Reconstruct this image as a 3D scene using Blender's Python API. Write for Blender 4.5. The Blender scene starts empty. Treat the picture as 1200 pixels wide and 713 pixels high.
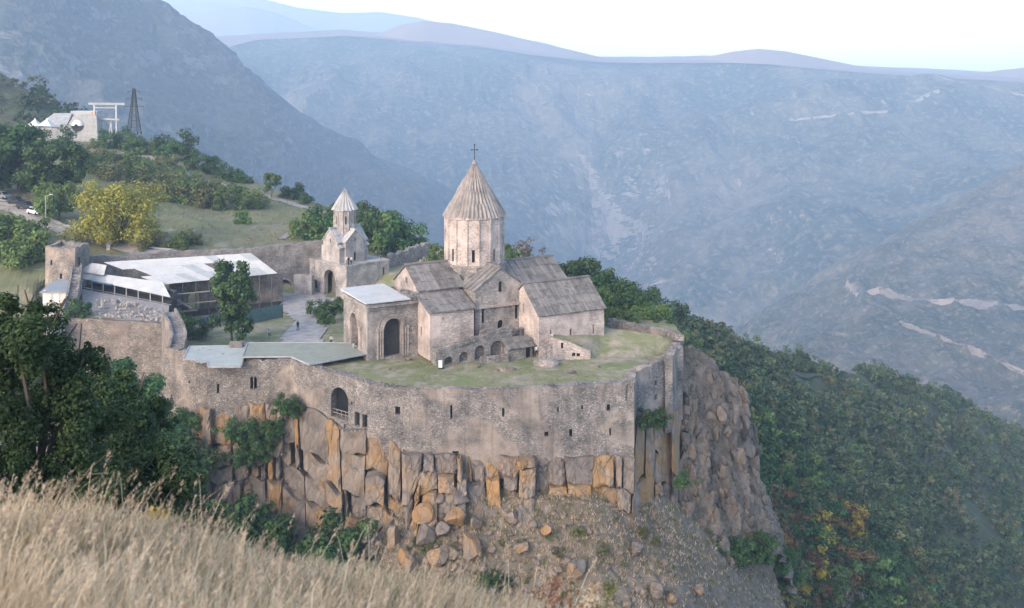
import bpy, bmesh, math, random
import numpy as np
from mathutils import Vector, Matrix
from mathutils.geometry import tessellate_polygon

R = math.radians
random.seed(7)
rng = np.random.default_rng(7)
SC = bpy.context.scene
COL = SC.collection

# ------------------------------------------------------------------ camera
F = 1200.0                      # focal length in pixels of the 1200 x 713 photograph
EYE = 38.0                      # eye height above the monastery terrace (z = 0)
HZ = 90.0                       # pixel row of the horizon
cam = bpy.data.cameras.new("Camera")
cam.sensor_width = 36.0
cam.lens = 36.0
cam.shift_y = -(356.5 - HZ) / 1200.0
cam.clip_start = 0.2
cam.clip_end = 60000
cam.dof.use_dof = True
cam.dof.focus_distance = 150.0
cam.dof.aperture_fstop = 1.8
co = bpy.data.objects.new("Camera", cam)
co.location = (0, 0, EYE)
co.rotation_euler = (R(90), 0, 0)
COL.objects.link(co)
SC.camera = co

# ------------------------------------------------------------------ sky, sun, exposure
SUN_EL, SUN_AZ = 24.0, -142.0    # degrees; azimuth from the view direction (+Y), clockwise to the right
w = bpy.data.worlds.new("World")
SC.world = w
w.use_nodes = True
nt = w.node_tree
bg = nt.nodes["Background"]
sky = nt.nodes.new("ShaderNodeTexSky")
sky.sky_type = 'NISHITA'
sky.sun_disc = False
sky.sun_elevation = R(SUN_EL)
sky.sun_rotation = R(SUN_AZ)
sky.altitude = 1500
sky.air_density = 1.0
sky.dust_density = 5.0
sky.ozone_density = 1.0
tint = nt.nodes.new("ShaderNodeMix")          # the whole sky a little warmer (even tint added to warm its light)
tint.data_type = 'RGBA'
tint.blend_type = 'MULTIPLY'
tint.inputs[0].default_value = 1.0
tint.inputs[7].default_value = (1.0, .925, .83, 1)
nt.links.new(sky.outputs[0], tint.inputs[6])
nt.links.new(tint.outputs[2], bg.inputs[0])
bg.inputs[1].default_value = 0.15
sun = bpy.data.lights.new("sun", 'SUN')
sun.energy = 0.95
sun.angle = R(40)
sun.color = (1.0, 0.87, 0.76)
so = bpy.data.objects.new("sun", sun)
d_ = Vector((math.sin(R(SUN_AZ)) * math.cos(R(SUN_EL)), math.cos(R(SUN_AZ)) * math.cos(R(SUN_EL)), math.sin(R(SUN_EL))))
so.rotation_euler = d_.to_track_quat('Z', 'Y').to_euler()
so.location = (0, 0, 120)
COL.objects.link(so)
SC.view_settings.view_transform = 'Standard'
SC.view_settings.look = 'None'
SC.view_settings.gamma = 1
SC.view_settings.exposure = 2.05
SC.render.engine = 'CYCLES'
SC.cycles.use_denoising = True
SC.cycles.max_bounces = 6
SC.cycles.diffuse_bounces = 3
SC.cycles.volume_bounces = 3
SC.cycles.transparent_max_bounces = 8
SC.cycles.use_adaptive_sampling = True


# ------------------------------------------------------------------ helpers
def P(px, py, d):
    """a surveyed point: bearing, depression and distance read from the photograph"""
    return np.array([(px - 600.0) * d / F, d, EYE - (py - HZ) * d / F])


def G(px, py, z):
    """the point on level z seen at that bearing and depression"""
    return P(px, py, F * (EYE - z) / (py - HZ))


def _hash(ix, iy, iz, seed):
    h = (ix.astype(np.int64) * 374761393 + iy.astype(np.int64) * 668265263 + iz.astype(np.int64) * 2147483647 + seed * 974634777)
    h = (h ^ (h >> 13)) * 1274126177
    h = h ^ (h >> 16)
    return (h & 0xffff).astype(np.float64) / 65535.0


def vnoise(p, seed=0):
    p = np.asarray(p, dtype=np.float64)
    i = np.floor(p).astype(np.int64)
    f = p - i
    f = f * f * (3 - 2 * f)
    r = 0
    for dx in (0, 1):
        for dy in (0, 1):
            for dz in (0, 1):
                wt = (f[..., 0] if dx else 1 - f[..., 0]) * (f[..., 1] if dy else 1 - f[..., 1]) * (f[..., 2] if dz else 1 - f[..., 2])
                r = r + wt * _hash(i[..., 0] + dx, i[..., 1] + dy, i[..., 2] + dz, seed)
    return r * 2 - 1


def fbm(p, octaves=5, seed=0, ridged=False, gain=0.5):
    p = np.asarray(p, dtype=np.float64)
    a, s, t = 1.0, 0.0, 0.0
    for o in range(octaves):
        n = vnoise(p * (2.03 ** o) + o * 17.3, seed + o)
        if ridged:
            n = 1 - 2 * np.abs(n)
        s = s + a * n
        t += a
        a *= gain
    return s / t


def mesh_np(name, v, f, smooth=False):
    v = np.ascontiguousarray(v, dtype=np.float32).reshape(-1, 3)
    f = np.ascontiguousarray(f, dtype=np.int32)
    k = f.shape[1]
    m = bpy.data.meshes.new(name)
    m.vertices.add(len(v))
    m.vertices.foreach_set("co", v.ravel())
    m.loops.add(f.size)
    m.loops.foreach_set("vertex_index", f.ravel())
    m.polygons.add(len(f))
    m.polygons.foreach_set("loop_start", np.arange(0, f.size, k, dtype=np.int32))
    m.polygons.foreach_set("loop_total", np.full(len(f), k, dtype=np.int32))
    m.polygons.foreach_set("use_smooth", np.full(len(f), smooth))
    m.update(calc_edges=True)
    m.validate()
    return m


def link(name, mesh, mat=None, parent=None, loc=None):
    o = bpy.data.objects.new(name, mesh)
    COL.objects.link(o)
    if mat is not None and mesh is not None:
        mesh.materials.clear()
        for mm in (mat if isinstance(mat, (list, tuple)) else [mat]):
            mesh.materials.append(mm)
    if parent is not None:
        o.parent = parent
    if loc is not None:
        o.location = loc
    return o


def tag(o, label=None, cat=None, group=None, kind=None):
    if label:
        o["label"] = label
    if cat:
        o["category"] = cat
    if group:
        o["group"] = group
    if kind:
        o["kind"] = kind
    return o


def thing(name, label, cat, loc=(0, 0, 0), rz=0.0, group=None):
    o = bpy.data.objects.new(name, None)
    COL.objects.link(o)
    o.location = loc
    o.rotation_euler = (0, 0, R(rz))
    o.empty_display_size = 0.5
    return tag(o, label, cat, group)


def copy_tree(o, parent=None):
    c = o.copy()
    COL.objects.link(c)
    c.parent = parent
    for ch in o.children:
        copy_tree(ch, c)
    return c


class MB:
    """collects faces of ONE part"""

    def __init__(self):
        self.v, self.f, self.mi = [], [], []

    def add(self, vs, fs, mi=0):
        b = len(self.v)
        self.v += [tuple(map(float, x)) for x in vs]
        self.f += [tuple(b + i for i in f) for f in fs]
        self.mi += [mi] * len(fs)
        return self

    def box(self, lo, hi, mi=0):
        x0, y0, z0 = lo
        x1, y1, z1 = hi
        vs = [(x0, y0, z0), (x1, y0, z0), (x1, y1, z0), (x0, y1, z0), (x0, y0, z1), (x1, y0, z1), (x1, y1, z1), (x0, y1, z1)]
        return self.add(vs, [(0, 3, 2, 1), (4, 5, 6, 7), (0, 1, 5, 4), (1, 2, 6, 5), (2, 3, 7, 6), (3, 0, 4, 7)], mi)

    def bar(self, a, b, wd, dp=None, mi=0):
        a, b = Vector(a), Vector(b)
        dp = dp or wd
        t = (b - a).normalized()
        up = Vector((0, 0, 1)) if abs(t.z) < .95 else Vector((0, 1, 0))
        s = t.cross(up).normalized() * wd * .5
        n = s.cross(t).normalized() * dp * .5
        vs = [a - s - n, a + s - n, a + s + n, a - s + n, b - s - n, b + s - n, b + s + n, b - s + n]
        return self.add(vs, [(3, 2, 1, 0), (4, 5, 6, 7), (0, 1, 5, 4), (1, 2, 6, 5), (2, 3, 7, 6), (3, 0, 4, 7)], mi)

    def prism(self, poly, z0, z1, mi=0):
        """poly: list of (x, y) ccw; z0/z1 number or per-vertex lists"""
        n = len(poly)
        zl = [z0] * n if not hasattr(z0, '__len__') else z0
        zh = [z1] * n if not hasattr(z1, '__len__') else z1
        vs = [(x, y, zl[i]) for i, (x, y) in enumerate(poly)] + [(x, y, zh[i]) for i, (x, y) in enumerate(poly)]
        tri = tessellate_polygon([[Vector((x, y, 0)) for x, y in poly]])
        fs = [(i, (i + 1) % n, n + (i + 1) % n, n + i) for i in range(n)]
        for t in tri:
            fs.append(tuple(n + i for i in t))
            fs.append(tuple(reversed(t)))
        return self.add(vs, fs, mi)

    def rings(self, rings, cap=True, mi=0, closed=True):
        n = len(rings[0])
        vs = [p for r in rings for p in r]
        fs = []
        for k in range(len(rings) - 1):
            for i in range(n if closed else n - 1):
                j = (i + 1) % n
                fs.append((k * n + i, k * n + j, (k + 1) * n + j, (k + 1) * n + i))
        if cap:
            fs.append(tuple(range(n - 1, -1, -1)))
            fs.append(tuple((len(rings) - 1) * n + i for i in range(n)))
        return self.add(vs, fs, mi)

    def build(self, name, mat, parent=None, smooth=False, fix=True):
        m = bpy.data.meshes.new(name)
        m.from_pydata(self.v, [], self.f)
        if any(self.mi):
            m.polygons.foreach_set("material_index", self.mi)
        if fix:
            bm = bmesh.new()
            bm.from_mesh(m)
            bmesh.ops.recalc_face_normals(bm, faces=bm.faces)
            bm.to_mesh(m)
            bm.free()
        if smooth:
            m.polygons.foreach_set("use_smooth", [True] * len(m.polygons))
        m.update()
        return link(name, m, mat, parent)


def arch(u0, u1, z0, z1, n=8, rise=None):
    """outline of an opening with a round head, ccw"""
    r = (u1 - u0) / 2
    rise = r if rise is None else rise
    c = (u0 + u1) / 2
    pts = [(u0, z0), (u1, z0)]
    for i in range(n + 1):
        a = math.pi * i / n
        pts.append((c + r * math.cos(a), z1 - rise + rise * math.sin(a)))
    return pts


def rect(u0, u1, z0, z1):
    return [(u0, z0), (u1, z0), (u1, z1), (u0, z1)]


def panel(mb, a, b, outline, holes=(), th=0.6, mi=0):
    """a wall slab standing on the line a->b (plan). outline/holes in (s, z), s metres from a.
    Its outer side looks to the right of a->b; real openings with reveals are cut through."""
    a, b = Vector((a[0], a[1], 0)), Vector((b[0], b[1], 0))
    t = (b - a).normalized()
    nrm = Vector((t.y, -t.x, 0))          # outward
    loops = [list(outline)] + [list(h) for h in holes]
    tri = tessellate_polygon([[Vector((s, z, 0)) for s, z in l] for l in loops])
    flat = [p for l in loops for p in l]
    n = len(flat)
    vs = [a + t * s + Vector((0, 0, z)) for s, z in flat] + [a + t * s + Vector((0, 0, z)) - nrm * th for s, z in flat]
    fs = []
    for q in tri:
        fs.append(tuple(q))
        fs.append(tuple(n + i for i in reversed(q)))
    base = 0
    for l in loops:
        m = len(l)
        for i in range(m):
            j = (i + 1) % m
            fs.append((base + i, base + j, n + base + j, n + base + i))
        base += m
    mb.add(vs, fs, mi)
    return a, t, nrm


def rough_top(s0, s1, z0, z1, n, amp, rnd):
    """points from s1 back to s0 along an uneven wall head"""
    out = []
    for i in range(n + 1):
        f = 1 - i / n
        j = rnd.uniform(-amp, amp) if 0 < i < n else 0
        out.append((s0 + (s1 - s0) * f, z0 + (z1 - z0) * f + j))
    return out


def loft(name, rows, nc, nr, mat, amp=0, freq=0.05, ridged=False, seed=1, smooth=False, parent=None, octv=5, fine=0, ffreq=1.0, aniso=(1, 1, 1), edge=0.0, gain=0.5, extra=()):
    """a sheet of terrain through surveyed rows, roughened along its normals"""
    W = []
    for r in rows:
        r = np.array(r, dtype=float)
        t = np.linspace(r[0, 0], r[-1, 0], nc)
        py = np.interp(t, r[:, 0], r[:, 1])
        dd = np.interp(t, r[:, 0], r[:, 2])
        W.append(np.stack([(t - 600) * dd / F, dd, EYE - (py - HZ) * dd / F], -1))
    W = np.array(W)
    # arc-length style spacing between rows
    seg = np.linalg.norm(np.diff(W, axis=0), axis=2).mean(1)
    cum = np.concatenate([[0], np.cumsum(seg)])
    tt = np.linspace(0, cum[-1], nr)
    k = np.clip(np.searchsorted(cum, tt, side='right') - 1, 0, len(rows) - 2)
    f = ((tt - cum[k]) / seg[k])[:, None, None]
    V = W[k] * (1 - f) + W[k + 1] * f
    du = np.gradient(V, axis=1)
    dv = np.gradient(V, axis=0)
    nrm = np.cross(du, dv)
    nrm /= np.linalg.norm(nrm, axis=2, keepdims=True) + 1e-9
    if nrm[..., 2].mean() < 0 or (abs(nrm[..., 2].mean()) < .2 and nrm[..., 1].mean() > 0):
        nrm = -nrm
    if amp:
        n = fbm(V * freq * np.array(aniso), octv, seed, ridged, gain)
        msk = 1.0
        if edge:
            g = np.minimum(np.linspace(0, 1, nr), np.linspace(1, 0, nr))
            msk = np.clip(g / edge, 0, 1)[:, None]
        V = V + nrm * (n * amp * msk)[..., None]
    for (xa, xf, xs, xseed) in extra:
        wv = V + fbm(V * xf * .7, 3, xseed + 9)[..., None] * (.35 / xf)
        em = np.clip(np.linspace(0, 1, nr) / .16 - .1, 0, 1)[:, None]
        V = V + nrm * (fbm(wv * xf * np.array(xs), 5, xseed, True, .5) * xa * em)[..., None]
    if fine:
        V = V + nrm * (fbm(V * ffreq, 3, seed + 50) * fine)[..., None]
    idx = np.arange(nr * nc).reshape(nr, nc)
    q = np.stack([idx[:-1, :-1], idx[:-1, 1:], idx[1:, 1:], idx[1:, :-1]], -1).reshape(-1, 4)
    m = mesh_np(name, V.reshape(-1, 3), q, smooth)
    o = link(name, m, mat, parent)
    return o, V


# ------------------------------------------------------------------ materials
def newmat(name):
    m = bpy.data.materials.new(name)
    m.use_nodes = True
    m.node_tree.nodes["Principled BSDF"].inputs["Specular IOR Level"].default_value = 0.2
    return m


class NT:
    def __init__(self, m):
        self.t = m.node_tree
        self.b = self.t.nodes["Principled BSDF"]
        self.tc = self.t.nodes.new("ShaderNodeTexCoord")

    def n(self, typ, **kw):
        x = self.t.nodes.new(typ)
        for k, v in kw.items():
            setattr(x, k, v)
        return x

    def l(self, a, b):
        self.t.links.new(a, b)

    def coord(self, scale=(1, 1, 1), out="Object"):
        mp = self.n("ShaderNodeMapping")
        mp.inputs["Scale"].default_value = scale
        self.l(self.tc.outputs[out], mp.inputs[0])
        return mp.outputs[0]

    def noise(self, scale, detail=5, rough=.55, sc=(1, 1, 1), dist=0, out="Object"):
        x = self.n("ShaderNodeTexNoise")
        x.inputs["Scale"].default_value = scale
        x.inputs["Detail"].default_value = detail
        x.inputs["Roughness"].default_value = rough
        x.inputs["Distortion"].default_value = dist
        self.l(self.coord(sc, out), x.inputs["Vector"])
        return x.outputs["Fac"]

    def ramp(self, fac, stops, interp='LINEAR'):
        x = self.n("ShaderNodeValToRGB")
        x.color_ramp.interpolation = interp
        e = x.color_ramp.elements
        while len(e) < len(stops):
            e.new(0.5)
        for i, (p, c) in enumerate(stops):
            e[i].position = p
            e[i].color = (*c, 1) if len(c) == 3 else c
        self.l(fac, x.inputs[0])
        return x.outputs["Color"]

    def mask(self, fac, a, b):
        return self.ramp(fac, [(a, (0, 0, 0)), (b, (1, 1, 1))])

    def mix(self, fac, a, b, mode='MIX'):
        x = self.n("ShaderNodeMix", data_type='RGBA', blend_type=mode)
        if isinstance(fac, (int, float)):
            x.inputs[0].default_value = fac
        else:
            self.l(fac, x.inputs[0])
        for i, c in ((6, a), (7, b)):
            if isinstance(c, tuple):
                x.inputs[i].default_value = (*c, 1)
            else:
                self.l(c, x.inputs[i])
        return x.outputs[2]

    def bump(self, h, strength=.5, dist=.1):
        x = self.n("ShaderNodeBump")
        x.inputs["Strength"].default_value = strength
        x.inputs["Distance"].default_value = dist
        self.l(h, x.inputs["Height"])
        self.l(x.outputs[0], self.b.inputs["Normal"])

    def base(self, c):
        if isinstance(c, tuple):
            self.b.inputs["Base Color"].default_value = (*c, 1)
        else:
            self.l(c, self.b.inputs["Base Color"])

    def voro(self, scale, sc=(1, 1, 1), feature='F1'):
        x = self.n("ShaderNodeTexVoronoi", feature=feature)
        x.inputs["Scale"].default_value = scale
        self.l(self.coord(sc), x.inputs["Vector"])
        return x


def plain(name, col, rough=.7, metal=0, var=.12, scale=3.0):
    m = newmat(name)
    t = NT(m)
    n = t.noise(scale, 6, .6)
    dk = tuple(c * (1 - var * 2) for c in col)
    lt = tuple(min(1, c * (1 + var)) for c in col)
    t.base(t.ramp(n, [(.3, dk), (.7, lt)]))
    t.b.inputs["Roughness"].default_value = rough
    t.b.inputs["Metallic"].default_value = metal
    t.bump(n, .2, .03)
    return m


def stone(name, tones, joint, patch, patch_amt=.5, dark=(.12, .115, .11), scale=2.2, stain=.55, flat=1.9):
    """rubble or coursed masonry: stones, joints, plaster patches, run-off stains"""
    m = newmat(name)
    t = NT(m)
    v = t.voro(scale, (1, 1, flat))
    e = t.voro(scale, (1, 1, flat), 'DISTANCE_TO_EDGE')
    sep = t.n("ShaderNodeSeparateColor")
    t.l(v.outputs["Color"], sep.inputs[0])
    k = len(tones)
    c = t.ramp(sep.outputs[0], [(i / (k - 1), tones[i]) for i in range(k)])
    jm = t.mask(e.outputs["Distance"], 0.02, 0.10)
    c = t.mix(jm, joint, c)
    pn = t.noise(.16, 6, .62, (1, 1, .8), 1.2)
    pm = t.mask(pn, .60 - .2 * patch_amt, .72 - .2 * patch_amt)
    fine = t.noise(2.6, 8, .7)
    pc = t.mix(fine, tuple(x * .72 for x in patch), tuple(min(1, x * 1.2) for x in patch))
    c = t.mix(pm, c, pc)
    sn = t.noise(1.1, 6, .6, (1, 1, .12), .6)
    sm = t.mask(sn, .52, .74)
    c = t.mix(t.mix(1 - stain, sm, (0, 0, 0)), c, dark)
    gn = t.noise(.5, 4, .5)
    c = t.mix(.75, c, t.ramp(gn, [(.28, (.42, .42, .43)), (.72, (1.3, 1.26, 1.21))]), 'MULTIPLY')
    t.base(c)
    t.b.inputs["Roughness"].default_value = .92
    h = t.mix(.4, jm, fine)
    t.bump(h, .7, .12)
    return m


def leafmat(name, cols, trans=.25):
    m = newmat(name)
    t = NT(m)
    g = t.n("ShaderNodeNewGeometry")
    oi = t.n("ShaderNodeObjectInfo")
    n = t.noise(.35, 3, .5)
    a = t.n("ShaderNodeMath", operation='MULTIPLY_ADD')
    t.l(g.outputs["Random Per Island"], a.inputs[0])
    a.inputs[1].default_value = .55
    b = t.n("ShaderNodeMath", operation='MULTIPLY_ADD')
    t.l(n, b.inputs[0])
    b.inputs[1].default_value = 1.1
    b.inputs[2].default_value = -.35
    t.l(b.outputs[0], a.inputs[2])
    k = len(cols)
    c = t.ramp(a.outputs[0], [(.1 + .8 * i / (k - 1), cols[i]) for i in range(k)])
    hs = t.n("ShaderNodeHueSaturation")
    mr = t.n("ShaderNodeMapRange")
    t.l(oi.outputs["Random"], mr.inputs[0])
    mr.inputs[3].default_value = .75
    mr.inputs[4].default_value = 1.25
    t.l(mr.outputs[0], hs.inputs["Value"])
    mr2 = t.n("ShaderNodeMapRange")
    t.l(oi.outputs["Random"], mr2.inputs[0])
    mr2.inputs[3].default_value = .485
    mr2.inputs[4].default_value = .512
    t.l(mr2.outputs[0], hs.inputs["Hue"])
    t.l(c, hs.inputs["Color"])
    t.base(hs.outputs[0])
    t.b.inputs["Roughness"].default_value = .75
    tr = t.n("ShaderNodeBsdfTranslucent")
    t.l(hs.outputs[0], tr.inputs[0])
    mx = t.n("ShaderNodeMixShader")
    mx.inputs[0].default_value = trans
    out = t.t.nodes["Material Output"]
    t.l(t.b.outputs[0], mx.inputs[1])
    t.l(tr.outputs[0], mx.inputs[2])
    t.l(mx.outputs[0], out.inputs[0])
    return m


M = {}
M['church'] = stone('church_stone', [(.30, .268, .25), (.44, .385, .355), (.36, .322, .30), (.48, .41, .375)], (.25, .22, .205), (.50, .415, .375), .55, (.20, .185, .175), 1.9, .5)
M['church_grey'] = stone('grey_church_stone', [(.23, .215, .208), (.36, .33, .312), (.29, .27, .258), (.40, .36, .338)], (.19, .176, .168), (.41, .365, .34), .4, (.15, .14, .135), 1.9, .6)
M['drum'] = stone('drum_stone', [(.40, .345, .32), (.52, .445, .41), (.45, .388, .36), (.55, .47, .43)], (.32, .28, .26), (.55, .465, .43), .6, (.27, .24, .23), 1.6, .35)
M['gate'] = stone('gate_stone', [(.33, .315, .31), (.41, .385, .375), (.37, .35, .345), (.44, .41, .395)], (.28, .265, .26), (.45, .41, .39), .45, (.19, .18, .18), 1.8, .35)
M['fort'] = stone('fortress_rubble', [(.15, .142, .135), (.31, .282, .26), (.20, .187, .177), (.39, .347, .317), (.26, .24, .224)], (.13, .12, .112), (.37, .31, .265), .55, (.12, .112, .105), 3.5, .6, 1.5)
M['curtain'] = stone('curtain_wall_rubble', [(.18, .17, .165), (.29, .275, .265), (.23, .22, .21), (.34, .315, .30)], (.16, .15, .145), (.32, .28, .26), .2, (.12, .115, .11), 2.2, .5)
M['retain'] = stone('retaining_wall_rubble', [(.16, .145, .135), (.26, .235, .215), (.20, .18, .165), (.31, .275, .25)], (.14, .125, .115), (.27, .225, .20), .3, (.09, .085, .075), 2.0, .55)


def roof_mat(name, a, b, c3):
    m = newmat(name)
    t = NT(m)
    g = t.n("ShaderNodeNewGeometry")
    n = t.noise(1.3, 7, .68)
    n2 = t.noise(.3, 4, .5)
    c = t.mix(g.outputs["Random Per Island"], a, b)
    c = t.mix(t.mask(n, .45, .7), c, c3)
    c = t.mix(t.mask(n2, .5, .75), c, tuple(x * .75 for x in b))
    t.base(c)
    t.b.inputs["Roughness"].default_value = .9
    t.bump(n, .6, .08)
    return m


M['roof'] = roof_mat('roof_slabs', (.225, .205, .19), (.125, .115, .107), (.265, .24, .222))
M['cone'] = roof_mat('cone_slabs', (.31, .272, .25), (.18, .163, .152), (.345, .305, .28))
M['gateroof'] = roof_mat('gate_church_slabs', (.38, .375, .37), (.32, .315, .31), (.44, .43, .42))


def metal_mat(name, col, rough=.45):
    m = newmat(name)
    t = NT(m)
    n = t.noise(.5, 6, .6, (1, 1, 1), .5)
    n2 = t.noise(4, 4, .6)
    c = t.mix(t.mask(n, .4, .75), col, tuple(x * .82 for x in col))
    c = t.mix(t.mask(n2, .62, .8), c, tuple(x * .9 for x in (col[0], col[1] * .95, col[2] * .9)))
    t.base(c)
    t.b.inputs["Roughness"].default_value = rough
    t.b.inputs["Specular IOR Level"].default_value = .2
    st = t.noise(1.2, 7, .65, (1, 1, 1), 1.5)
    t.base(t.mix(t.mix(.45, t.mask(st, .52, .72), (0, 0, 0)), c, tuple(x * .6 for x in (col[0], col[1] * .96, col[2] * .9))))
    t.bump(n2, .1, .02)
    return m


M['white_roof'] = metal_mat('white_sheet_roof', (.49, .485, .475), .85)
M['grey_roof'] = metal_mat('pale_grey_sheet_roof', (.36, .38, .385), .8)
M['green_roof'] = metal_mat('green_grey_sheet_roof', (.255, .268, .225), .9)
M['blue_roof'] = metal_mat('pale_blue_sheet_roof', (.37, .395, .37), .85)
M['slate_roof'] = metal_mat('blue_grey_sheet_roof', (.24, .27, .30), .7)
M['hoarding'] = plain('blue_hoarding', (.10, .15, .20), .6, 0, .15, 1.5)
M['hoarding_g'] = plain('green_hoarding', (.08, .145, .145), .6, 0, .15, 1.5)
M['plaster'] = plain('white_plaster', (.62, .61, .59), .9, 0, .12, 1.2)
M['wood'] = plain('weathered_wood', (.30, .26, .22), .85, 0, .2, 4)
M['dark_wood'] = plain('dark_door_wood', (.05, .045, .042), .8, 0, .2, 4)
M['void'] = plain('dark_glass_and_interior', (.018, .02, .022), .35, 0, .2, 1)  # near-black; also stands for the unlit inside of slits, niches and doorways
M['steel'] = plain('grey_steel', (.36, .37, .39), .5, .3, .1, 2)
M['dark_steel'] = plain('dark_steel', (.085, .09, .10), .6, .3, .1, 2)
M['iron'] = plain('black_iron', (.03, .03, .032), .6, .2, .1, 2)
M['canvas'] = plain('white_canvas', (.60, .60, .60), .8, 0, .04, 1)
M['concrete'] = plain('pale_concrete', (.33, .33, .335), .9, 0, .12, .8)
M['paving'] = plain('courtyard_paving', (.34, .32, .31), .95, 0, .18, .7)
M['bark'] = plain('bark', (.10, .085, .07), .95, 0, .25, 2)
M['rubber'] = plain('tyre_rubber', (.025, .025, .025), .9)
M['orange'] = plain('orange_paint', (.75, .26, .04), .6)
M['yellow'] = plain('yellow_paint', (.75, .55, .06), .6)


def ground_mat(name, a, b, c3, s=.12, bs=.4, bd=.15, rocks=None):
    m = newmat(name)
    t = NT(m)
    n = t.noise(s, 8, .62, (1, 1, 1), .8)
    n2 = t.noise(s * 9, 7, .7)
    c = t.mix(t.mask(n, .40, .62), a, b)
    c = t.mix(t.mask(n2, .45, .7), c, c3)
    if rocks:
        n3 = t.noise(s * 4, 8, .7, (1, 1, 1), .5)
        c = t.mix(t.mask(n3, .60, .66), c, rocks)
    t.base(c)
    t.b.inputs["Roughness"].default_value = .95
    t.bump(n2, bs, bd)
    return m




def lawn_mat():
    m = newmat('worn_lawn')
    t = NT(m)
    n = t.noise(.12, 8, .68, (1, 1, 1), .3)
    n2 = t.noise(.9, 7, .7)
    n3 = t.noise(.3, 9, .72, (1, 1, 1), .3)
    c = t.mix(t.mask(n, .38, .62), (.125, .155, .065), (.20, .20, .11))
    c = t.mix(t.mask(n2, .42, .7), c, (.20, .20, .105))
    c = t.mix(t.mask(n3, .47, .63), c, t.mix(n2, (.26, .215, .17), (.37, .31, .265)))
    t.base(c)
    t.b.inputs["Roughness"].default_value = .95
    t.bump(n2, .7, .2)
    return m


M['lawn'] = lawn_mat()
M['hillgrass'] = ground_mat('hill_meadow', (.135, .145, .07), (.21, .185, .12), (.11, .125, .06), .035, .4, .3, (.25, .22, .17))
M['scree'] = ground_mat('scree_slope', (.15, .122, .092), (.205, .172, .138), (.11, .098, .07), .14, 1.0, .3, (.25, .218, .188))
M['ravine'] = ground_mat('ravine_floor', (.05, .06, .035), (.085, .08, .05), (.035, .05, .025), .15, .6, .25)
M['dirt'] = ground_mat('dirt_road', (.27, .24, .21), (.32, .29, .26), (.22, .20, .17), .2, .3, .08)
M['pathstone'] = ground_mat('path_edging', (.40, .38, .35), (.46, .43, .40), (.33, .31, .28), .4, .3, .08)
M['drygrass_soil'] = ground_mat('dry_grass_soil', (.30, .24, .165), (.37, .30, .205), (.24, .195, .13), .6, .4, .05)
M['forestfloor'] = ground_mat('forest_floor', (.055, .07, .038), (.10, .10, .06), (.04, .055, .03), .05, .4, .4, (.17, .155, .125))


def rock_mat(name, a, b, lichen, amt, dark=(.07, .068, .066), s=.5):
    m = newmat(name)
    t = NT(m)
    oi = t.n("ShaderNodeObjectInfo")
    geo = t.n("ShaderNodeNewGeometry")
    n = t.noise(s, 9, .66, (1, 1, .7), .6)
    f = t.noise(s * 7, 8, .7)
    c = t.mix(t.mask(n, .36, .64), a, b)
    tone = t.ramp(oi.outputs["Random"], [(0, (.72, .72, .74)), (.5, (1, .98, .96)), (1, (1.22, 1.16, 1.1))])
    c = t.mix(1.0, c, tone, 'MULTIPLY')
    if amt:
        mp = t.n("ShaderNodeVectorMath", operation='ADD')
        t.l(t.tc.outputs["Object"], mp.inputs[0])
        t.l(oi.outputs["Location"], mp.inputs[1])
        mp2 = t.n("ShaderNodeMapping")
        mp2.inputs["Scale"].default_value = (1, 1, .6)
        t.l(mp.outputs[0], mp2.inputs[0])
        lnn = t.n("ShaderNodeTexNoise")
        lnn.inputs["Scale"].default_value = .33
        lnn.inputs["Detail"].default_value = 7
        lnn.inputs["Roughness"].default_value = .62
        lnn.inputs["Distortion"].default_value = .6
        t.l(mp2.outputs[0], lnn.inputs["Vector"])
        ad = t.n("ShaderNodeMath", operation='MULTIPLY_ADD')
        t.l(oi.outputs["Random"], ad.inputs[0])
        ad.inputs[1].default_value = .3
        t.l(lnn.outputs["Fac"], ad.inputs[2])
        lm = t.mask(ad.outputs[0], .86 - amt * .2, 1.06 - amt * .2)
        lc = t.mix(f, tuple(x * .6 for x in lichen), tuple(min(1, x * 1.25) for x in lichen))
        c = t.mix(t.mix(.25, lm, (0, 0, 0)), c, lc)
    sn = t.noise(s * 1.6, 6, .65, (1, 1, .18), .5)
    c = t.mix(t.mix(.45, t.mask(sn, .54, .72), (0, 0, 0)), c, dark)
    c = t.mix(t.mask(f, .66, .8), c, tuple(min(1, x * 1.25) for x in b))
    t.base(c)
    wv = t.n("ShaderNodeMix", data_type='RGBA')
    wn = t.n("ShaderNodeTexNoise")
    wn.inputs["Scale"].default_value = 1.1
    wn.inputs["Detail"].default_value = 4
    t.l(t.tc.outputs["Object"], wn.inputs["Vector"])
    wv.inputs[0].default_value = .3
    t.l(t.coord((1, 1, .38)), wv.inputs[6])
    t.l(wn.outputs["Color"], wv.inputs[7])
    vo = t.n("ShaderNodeTexVoronoi", feature='DISTANCE_TO_EDGE')
    vo.inputs["Scale"].default_value = s * 2.2
    t.l(wv.outputs[2], vo.inputs["Vector"])
    ck = t.mask(vo.outputs["Distance"], .004, .05)
    c = t.mix(t.mix(.92, ck, (1, 1, 1)), tuple(x * .5 for x in dark), c)
    t.base(c)
    t.b.inputs["Roughness"].default_value = .93
    t.bump(t.mix(.25, t.mix(.5, n, f), ck), 1.0, .3)
    return m


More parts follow.
